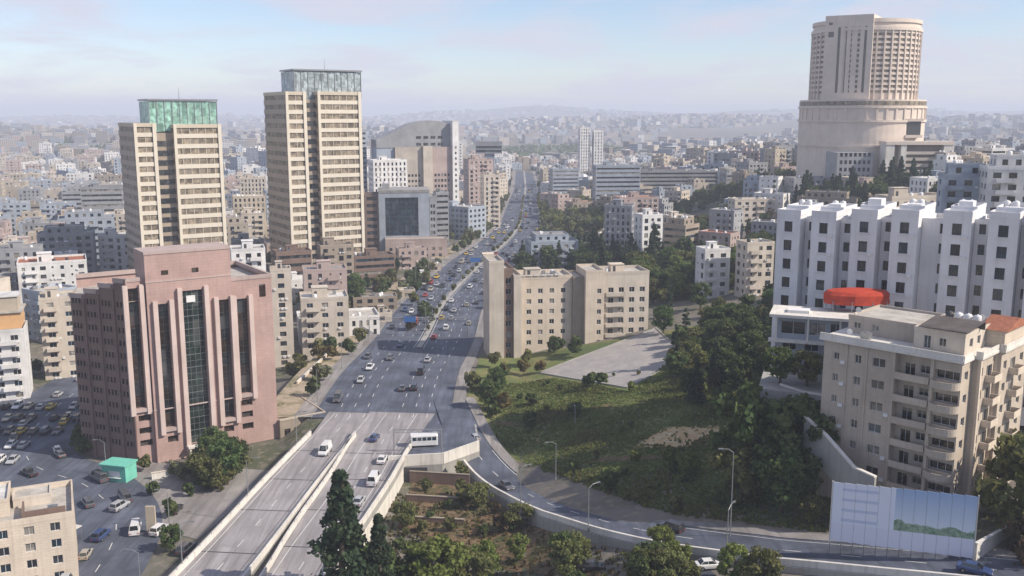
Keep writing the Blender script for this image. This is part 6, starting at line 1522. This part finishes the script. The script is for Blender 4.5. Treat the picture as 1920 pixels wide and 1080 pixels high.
def gantry(x0, x1, y, z, h, label, signs, name='sign_gantry'):
    t = thing(name, label, 'gantry', (x0, y, z)); w = x1 - x0
    for x in (0, w): mb = MB(); mb.tube((x, 0, 0), (x, 0, h), .16, .13, 8); mb.build('post', 'pole_metal', t)
    mb = MB(); mb.tube((0, 0, h), (w, 0, h), .11, .11, 6); mb.tube((0, 0, h - .7), (w, 0, h - .7), .08, .08, 6)
    n = int(w / 1.1)
    for i in range(n): mb.tube((w * i / n, 0, h - (.7 if i % 2 else 0)), (w * (i + 1) / n, 0, h - (0 if i % 2 else .7)), .04, .04, 4, caps=False)
    mb.build('beam', 'pole_metal', t)
    for a, b in signs: mb = MB(); mb.box(a, b, -.2, -.13, h - 1.5, h + .5); mb.build('sign_panel', 'sign_blue', t)
gantry(-26.5, -15.8, 206, 0, 5.6, 'grey sign gantry across the junction just right of the flyover', [])
gantry(-49, -15, 322, 0, 6.5, 'pale gantry spanning the boulevard beside the cream apartments', [(12, 16)])
gantry(-40, -6, 455, 0, 7, 'far pale gantry across the boulevard beyond the cream apartments', [(20, 25)])
ej = MB()
for P_, W_ in ((LC, LWd), (RCc, RWd)):
    for i in range(3, len(P_) - 5, 4):
        a, b = offset(P_, -W_)[i], offset(P_, W_)[i]; ej.quad((a[0], a[1], a[2] + .014), (b[0], b[1], b[2] + .014), (b[0], b[1] + .35, b[2] + .014), (a[0], a[1] + .35, a[2] + .014))
tag(ej.build('expansion_joint', 'frame_dark'), kind='structure')
# ------------------------------------------------------------------ street lamps
def lamp_meshes(h):
    if ('lamp', h) not in MESHES:
        a = MB(); a.tube((0, 0, 0), (0, 0, h), .11, .06, 7); a.tube((0, 0, 0), (0, 0, .5), .2, .18, 7); b = MB(); b.tube((0, 0, h - .1), (.9, 0, h + .5), .05, .045, 6); b.tube((.9, 0, h + .5), (1.9, 0, h + .55), .045, .04, 6)
        c = MB(); c.box(1.7, 2.5, -.14, .14, h + .46, h + .62); MESHES[('lamp', h)] = (a.mesh('pole', ['pole_metal']), b.mesh('arm', ['pole_metal']), c.mesh('lamp_head', ['metal_grey']))
    return MESHES[('lamp', h)]
def lamp(x, y, z, rz, h, label=None, two=False):
    a, b, c = lamp_meshes(h); t = thing('street_lamp', label, 'street lamp', (x, y, z), rz, 'street lamps along the roads'); link('pole', a, t)
    for r in ((0, math.pi) if two else (0,)): link('arm', b, t, (0, 0, 0), r); link('lamp_head', c, t, (0, 0, 0), r)
    if not label: auto(t, ('double' if two else 'single') + '-armed street lamp', x, y, 'lamp')
for Y in np.arange(322, 900, 36): lamp(float(np.interp(Y, BC[:, 1], BC[:, 0])), Y, .2, 0, 10, None, True)
for Y in np.arange(245, 520, 34): lamp(float(np.interp(Y, BC[:, 1], BC[:, 0]) - np.interp(Y, BC[:, 1], BW) - 1), Y, .1, 0, 9)
p = hit(1042, 900); lamp(p[0], p[1], p[2], rad(200), 8, 'street lamp standing in the park edge above the curved ramp')
p = hit(1365, 1000); lamp(p[0], p[1] - 1.5, p[2] - .2, rad(180), 15, 'tallest street lamp beside the ramp, crossing the dark park shrubs')
p = hit(1078, 795); lamp(p[0], p[1], p[2], rad(90), 3.4, 'short white post lamp alone in the park grass')
for s_ in (.42, .55, .70):
    q, tt_ = interp_line(RP, s_); n = np.array([tt_[1], -tt_[0]]); n /= np.linalg.norm(n); lamp(q[0] + n[0] * 5.6, q[1] + n[1] * 5.6, q[2], math.atan2(-n[1], -n[0]), 8)
for Y in (120, 150, 180, 210): lamp(float(np.interp(Y, LC[:, 1], LC[:, 0])) - 5.9, Y, 0, 0, 8)
for Y in (150, 176, 205, 240, 280): lamp(float(np.interp(Y, LS[:, 1], LS[:, 0])) + 10.5, Y, -5, math.pi, 8)
# ------------------------------------------------------------------ hoarding
def hoarding():
    a = Vector(atY(1556, 1012, 137.5)); b = Vector(atY(1824, 1046, 128.8)); v = b - a; L = math.hypot(v.x, v.y); z = a.z; rz = math.atan2(v.y, v.x); top = atY(1556, 903, 137.5)[2] - z
    t = thing('hoarding', 'long blue and white printed hoarding below the stone apartments', 'billboard', (a.x, a.y, z), rz); sl_ = (b.z - a.z) / L
    m, nt, bs = nodes('hoarding_print', .5, .3); tc = nt.nodes.new('ShaderNodeTexCoord'); tc.object = t; sp = nt.nodes.new('ShaderNodeSeparateXYZ'); nt.links.new(tc.outputs['Object'], sp.inputs[0])
    def M(op, p, q):
        n = nt.nodes.new('ShaderNodeMath'); n.operation = op
        for i, w in enumerate((p, q)):
            if isinstance(w, (int, float)): n.inputs[i].default_value = w
            else: nt.links.new(w, n.inputs[i])
        return n.outputs[0]
    zz = M('SUBTRACT', sp.outputs[2], M('MULTIPLY', sp.outputs[0], sl_)); hill = M('ADD', M('MULTIPLY', noise(nt, .35, 6, vec=tc.outputs['Object']), 4.0), top * .22)
    grn = mixcol(nt, ramp(nt, noise(nt, 1.4, 5, vec=tc.outputs['Object']), .35, .65), (.10, .20, .12), (.36, .45, .34)); sky_ = mixcol(nt, ramp(nt, zz, top * .45, top), (.62, .69, .78), (.30, .42, .64))
    pic = mixcol(nt, M('GREATER_THAN', zz, hill), grn, sky_)
    ln = M('MULTIPLY', M('LESS_THAN', M('FRACT', M('MULTIPLY', zz, .62), 0), .28), M('LESS_THAN', M('ABSOLUTE', M('SUBTRACT', sp.outputs[0], L * .2), 0), L * .13)); left = mixcol(nt, ln, (.70, .74, .84), (.52, .58, .74))
    c = mixcol(nt, M('GREATER_THAN', sp.outputs[0], L * .45), left, pic); c = mixcol(nt, M('LESS_THAN', zz, top * .30), c, (.68, .69, .80)); nt.links.new(c, bs.inputs['Base Color'])
    n = 12; w = L / n
    mb = MB(); mb.box(.02, w - .02, -.05, .02, 0, top); pm = mb.mesh('panel', ['hoarding_print'])
    for i in range(n): link('panel', pm, t, (i * w, 0, i * w * sl_))
    for i in range(n + 1): mb = MB(); mb.box(i * w - .07, i * w + .07, .03, .2, i * w * sl_ - 2.5, i * w * sl_ + top + .1); mb.build('post', 'metal_grey', t)
    for i in (1, 4, 7, 10): mb = MB(); mb.tube((i * w, .2, i * w * sl_ + top * .8), (i * w, 3.4, i * w * sl_ - 1.5), .06, .06, 5); mb.build('brace', 'metal_grey', t)
    for nm, u in (('edge_trim', -.16), ('edge_trim', L + .02)): mb = MB(); mb.box(u, u + .14, -.1, .05, u * sl_ - .3, u * sl_ + top + .15); mb.build(nm, 'parapetwhite', t)
    # ramped white wall at its right end
    q = thing('boundary_wall', 'white boundary wall running back uphill from the right end of the hoarding', 'wall', (b.x + .5, b.y, b.z - .5), rad(38)); mb = MB(); mb.box(0, 11, 0, .35, -3, 2.6); mb.build('wall', 'parapetwhite', q); mb = MB(); mb.box(-.05, 11.05, -.08, .43, 2.6, 2.75); mb.build('coping', 'white', q)
hoarding()
# ------------------------------------------------------------------ annexe, red canopy, terrace walls, kiosk
def annexe():
    Y = 181; x, _ = at_root(1457, Y, 40); z0 = 15; rz = rad(-20); t = thing('annexe', 'low annexe with broad white roof slabs behind the stone apartments', 'building', (x, Y, z0), rz)
    Z = lambda py, px=1500: atY(px, py, Y)[2] - z0
    volume(t, 0, 0, 0, 17.5, 8, Z(592), 'bluegrey', 'roof_grey', {0: [(1, 5.5, Z(624), Z(600)), (6.2, 9.2, Z(624), Z(600)), (10, 12, Z(624), Z(600))] + rows(.6, 13, 3, 2.6, 2.2, 1, 3.6, 0, 5)}, par=0, single=True, base=5)
    for pa in (592, 638): mb = MB(); mb.box(-1.2, 18, -1.4, 8.4 if pa == 592 else .0, Z(pa), Z(pa) + .55); mb.build('roof_slab', 'parapetwhite', t)
    mb = MB(); [mb.box(q, q + .35, -1.2, -.9, Z(638) + .55, Z(592)) for q in (0, 5.8, 11.6, 17)]; mb.build('columns', 'parapetwhite', t)
    mb = MB(); mb.box(2, 6, 1, 4, Z(592) + .55, Z(592) + 1.1); mb.build('skylight', 'white', t)
    cx, cy_, cz = atY(1605, 572, 184)
    c = thing('canopy', 'round red fabric canopy on the annexe roof before the white blocks', 'canopy', (cx, cy_, cz)); r, hh = 6.4, 3.0; mb = MB()
    mb.lathe([(r, 1.2), (r + .1, 2.3), (r * .9, 2.9), (r * .5, 3.2), (.01, 3.35)], 14); o = mb.build('fabric_roof', 'red_fabric', c); o.scale = (1, .55, 1)
    mb = MB(); mb.lathe([(r, .5), (r, 1.2)], 28); o = mb.build('valance', 'red_fabric', c); o.scale = (1, .55, 1)
    for i in range(10): a = 2 * math.pi * i / 10; mb = MB(); mb.tube((r * math.cos(a), r * .55 * math.sin(a), -.6), (r * math.cos(a), r * .55 * math.sin(a), 1.2), .08, .08, 6); mb.build('post', 'pole_metal', c)
    HEROES.append((x + 8, Y + 2, 10))
annexe()
def terrace_walls():
    for lab, pts, hh in (('pale terrace wall at the left corner of the stone apartments, upper run', [(1462, 722, 168), (1505, 736, 166), (1550, 744, 162)], 5), ('pale stepped garden wall descending along the left foot of the stone apartments', [(1508, 782, 158), (1545, 815, 154), (1600, 878, 147), (1640, 896, 143.5)], 6)):
        P = [Vector(atY(a, b, c)) for a, b, c in pts]; t = thing('garden_wall', lab, 'wall', tuple(P[0]))
        for a, b in zip(P, P[1:]):
            a, b = a - P[0], b - P[0]; v = b - a; L = math.hypot(v.x, v.y); r_ = math.atan2(v.y, v.x); mb = MB(); mb.v = [(0, 0, -hh), (L, 0, -hh + v.z), (L, .45, -hh + v.z), (0, .45, -hh), (0, 0, 0), (L, 0, v.z), (L, .45, v.z), (0, .45, 0)]
            mb.f = [(0, 1, 5, 4), (1, 2, 6, 5), (2, 3, 7, 6), (3, 0, 4, 7), (4, 5, 6, 7)]; mb.m = [0] * 5; mb.build('wall', 'concrete', t, tuple(a), r_)
            mb = MB(); mb.v = [(0, -.1, 0), (L, -.1, v.z), (L, .55, v.z), (0, .55, 0), (0, -.1, .25), (L, -.1, v.z + .25), (L, .55, v.z + .25), (0, .55, .25)]; mb.f = [(0, 1, 5, 4), (1, 2, 6, 5), (2, 3, 7, 6), (3, 0, 4, 7), (4, 5, 6, 7)]; mb.m = [0] * 5; mb.build('coping', 'parapetwhite', t, tuple(a), r_)
terrace_walls()
def terraces():
    mb = MB(); mb.prism([(44.8, 168.6), (56.5, 162.4), (61, 166), (64, 178), (50, 184)], 5, 26.1); tag(mb.build('terrace', 'concrete'), kind='structure')
    for i, (p0, p1, hh, lab) in enumerate((((768, 905), (880, 912), 2.6, 'upper brown terrace wall on the earth slope below the junction'), ((762, 940), (860, 946), 1.4, 'middle brown terrace wall on the earth slope below the junction'), ((770, 978), (870, 984), 1.0, 'lowest brown terrace wall on the earth slope below the junction'))):
        a, b = Vector(hit(*p0)), Vector(hit(*p1)); v = b - a; t = thing('terrace_wall', lab, 'wall', tuple(a), math.atan2(v.y, v.x)); mb = MB(); mb.box(0, v.xy.length, 0, .4, -1, hh); mb.build('wall', 'brown', t); mb = MB(); mb.box(-.05, v.xy.length + .05, -.06, .46, hh, hh + .14); mb.build('coping', 'tan', t)
terraces()
def kiosk():
    p = hit(192, 902); t = thing('kiosk', 'small turquoise kiosk at the foot of the pink granite offices', 'kiosk', (p[0], p[1], p[2] + .1), rad(-14))
    mb = MB(); facade(mb, (0, 0), (1, 0), 6.0, 0, 3.7, [(1.6, 4.6, 1.1, 2.5)], .15); mb.quad((6, 0, 0), (6, 4, 0), (6, 4, 3.7), (6, 0, 3.7)); mb.quad((6, 4, 0), (0, 4, 0), (0, 4, 3.7), (6, 4, 3.7)); mb.build('wall', 'teal', t)
    mb = MB(); mb.quad((0, 4, 0), (0, 0, 0), (0, 0, 3.7), (0, 4, 3.7)); mb.build('end_wall', 'tank_white', t); mb = MB(); mb.box(-.3, 6.3, -.5, 4.3, 3.7, 4.0); mb.build('roof', 'teal', t)
    mb = MB(); mb.box(1.6, 4.6, .14, .17, 1.1, 2.5); mb.build('shutter', 'tank_white', t); mb = MB(); mb.box(1.4, 4.8, -.4, -.003, .95, 1.05); mb.build('counter', 'tank_white', t)
    p = hit(285, 900); q = thing('entrance_wall', 'low cream forecourt wall in front of the pink granite offices', 'wall', (p[0], p[1], p[2]), rad(30)); mb = MB(); mb.box(0, 11, 0, .4, -1, 1.5); mb.build('wall', 'parapetwhite', q); mb = MB(); mb.box(-.1, 11.1, -.1, .5, 1.5, 1.65); mb.build('coping', 'cream', q)
    p = hit(285, 1000); q = thing('pillar_sign', 'tan upright pillar sign beside the lower street on the left', 'sign', (p[0], p[1], p[2])); mb = MB(); mb.box(-.9, .9, -.25, .25, .6, 5.6); mb.build('panel', 'sand', q); mb = MB(); mb.box(-.9, -.6, -.2, .2, -.3, .6); mb.box(.6, .9, -.2, .2, -.3, .6); mb.build('base', 'concrete', q)
    p = hit(635, 985)
    for (x, y, lab) in ((-84, 168, 'low pale bus shelter on the traffic island of the lower left street'),):
        s = thing('bus_shelter', lab, 'shelter', (x, y, -4.9), rad(70)); mb = MB(); mb.box(0, 5, 0, 1.8, 2.4, 2.55); mb.build('roof', 'parapetwhite', s); mb = MB(); mb.box(0, 5, 1.7, 1.76, .3, 2.3); mb.build('back_panel', 'glass_pale', s)
        for u in (.05, 4.85): mb = MB(); mb.tube((u, .2, 0), (u, .2, 2.4), .05, .05, 6); mb.tube((u, 1.65, 0), (u, 1.65, 2.4), .05, .05, 6); mb.build('post', 'pole_metal', s)
kiosk()
def shop_signs():
    for i, (px, py, Y, w, m, lab) in enumerate([(700, 548, 370, 9, 'creamfront', 'cream-coloured shop awning on the tan shop row'), (650, 585, 330, 8, 'parapetwhite', 'pale shop awning beside the cream street building'), (905, 470, 500, 6, 'creamfront', 'pale shop awning at the far right kerb of the boulevard')]):
        x, z = at_root(px, Y); t = thing('awning', lab, 'awning', (x, Y, h1(x, Y)), rad(14)); mb = MB(); mb.v = [(0, 0, 2.9), (w, 0, 2.9), (w, 2, 3.6), (0, 2, 3.6), (0, 0, 2.5), (w, 0, 2.5)]; mb.f = [(0, 1, 2, 3), (4, 5, 1, 0)]; mb.m = [0, 0]; mb.build('fabric', m, t)
        for u in (.1, w - .1): mb = MB(); mb.tube((u, .1, 0), (u, .1, 2.9), .05, .05, 6); mb.build('post', 'pole_metal', t)
def kerb_wall():
    a = Vector((-60.5, 262, h1(-60.5, 262))); t = thing('garden_wall', 'low sunlit cream wall along the left pavement beside the golden-brown trees', 'wall', tuple(a), rad(86)); mb = MB(); mb.box(0, 46, 0, .4, -3, 2.2); mb.build('wall', 'creamfront', t); mb = MB(); mb.box(-.05, 46.05, -.08, .48, 2.2, 2.35); mb.build('coping', 'parapetwhite', t)
kerb_wall()
shop_signs()
finish_labels()
# ------------------------------------------------------------------ haze
def haze():
    mb = MB(); mb.box(-9300, 9300, -600, 16450, -48, 190); m = bpy.data.materials.new('haze'); m.use_nodes = True; nt = m.node_tree; nt.nodes.clear()
    v = nt.nodes.new('ShaderNodeVolumePrincipled'); v.inputs['Color'].default_value = (.76, .82, .96, 1); v.inputs['Density'].default_value = HAZE; v.inputs['Anisotropy'].default_value = .0
    o = nt.nodes.new('ShaderNodeOutputMaterial'); nt.links.new(v.outputs[0], o.inputs['Volume']); MATS['haze'] = m; tag(mb.build('haze', 'haze'), kind='stuff')
HAZE = 2.3e-4
haze()
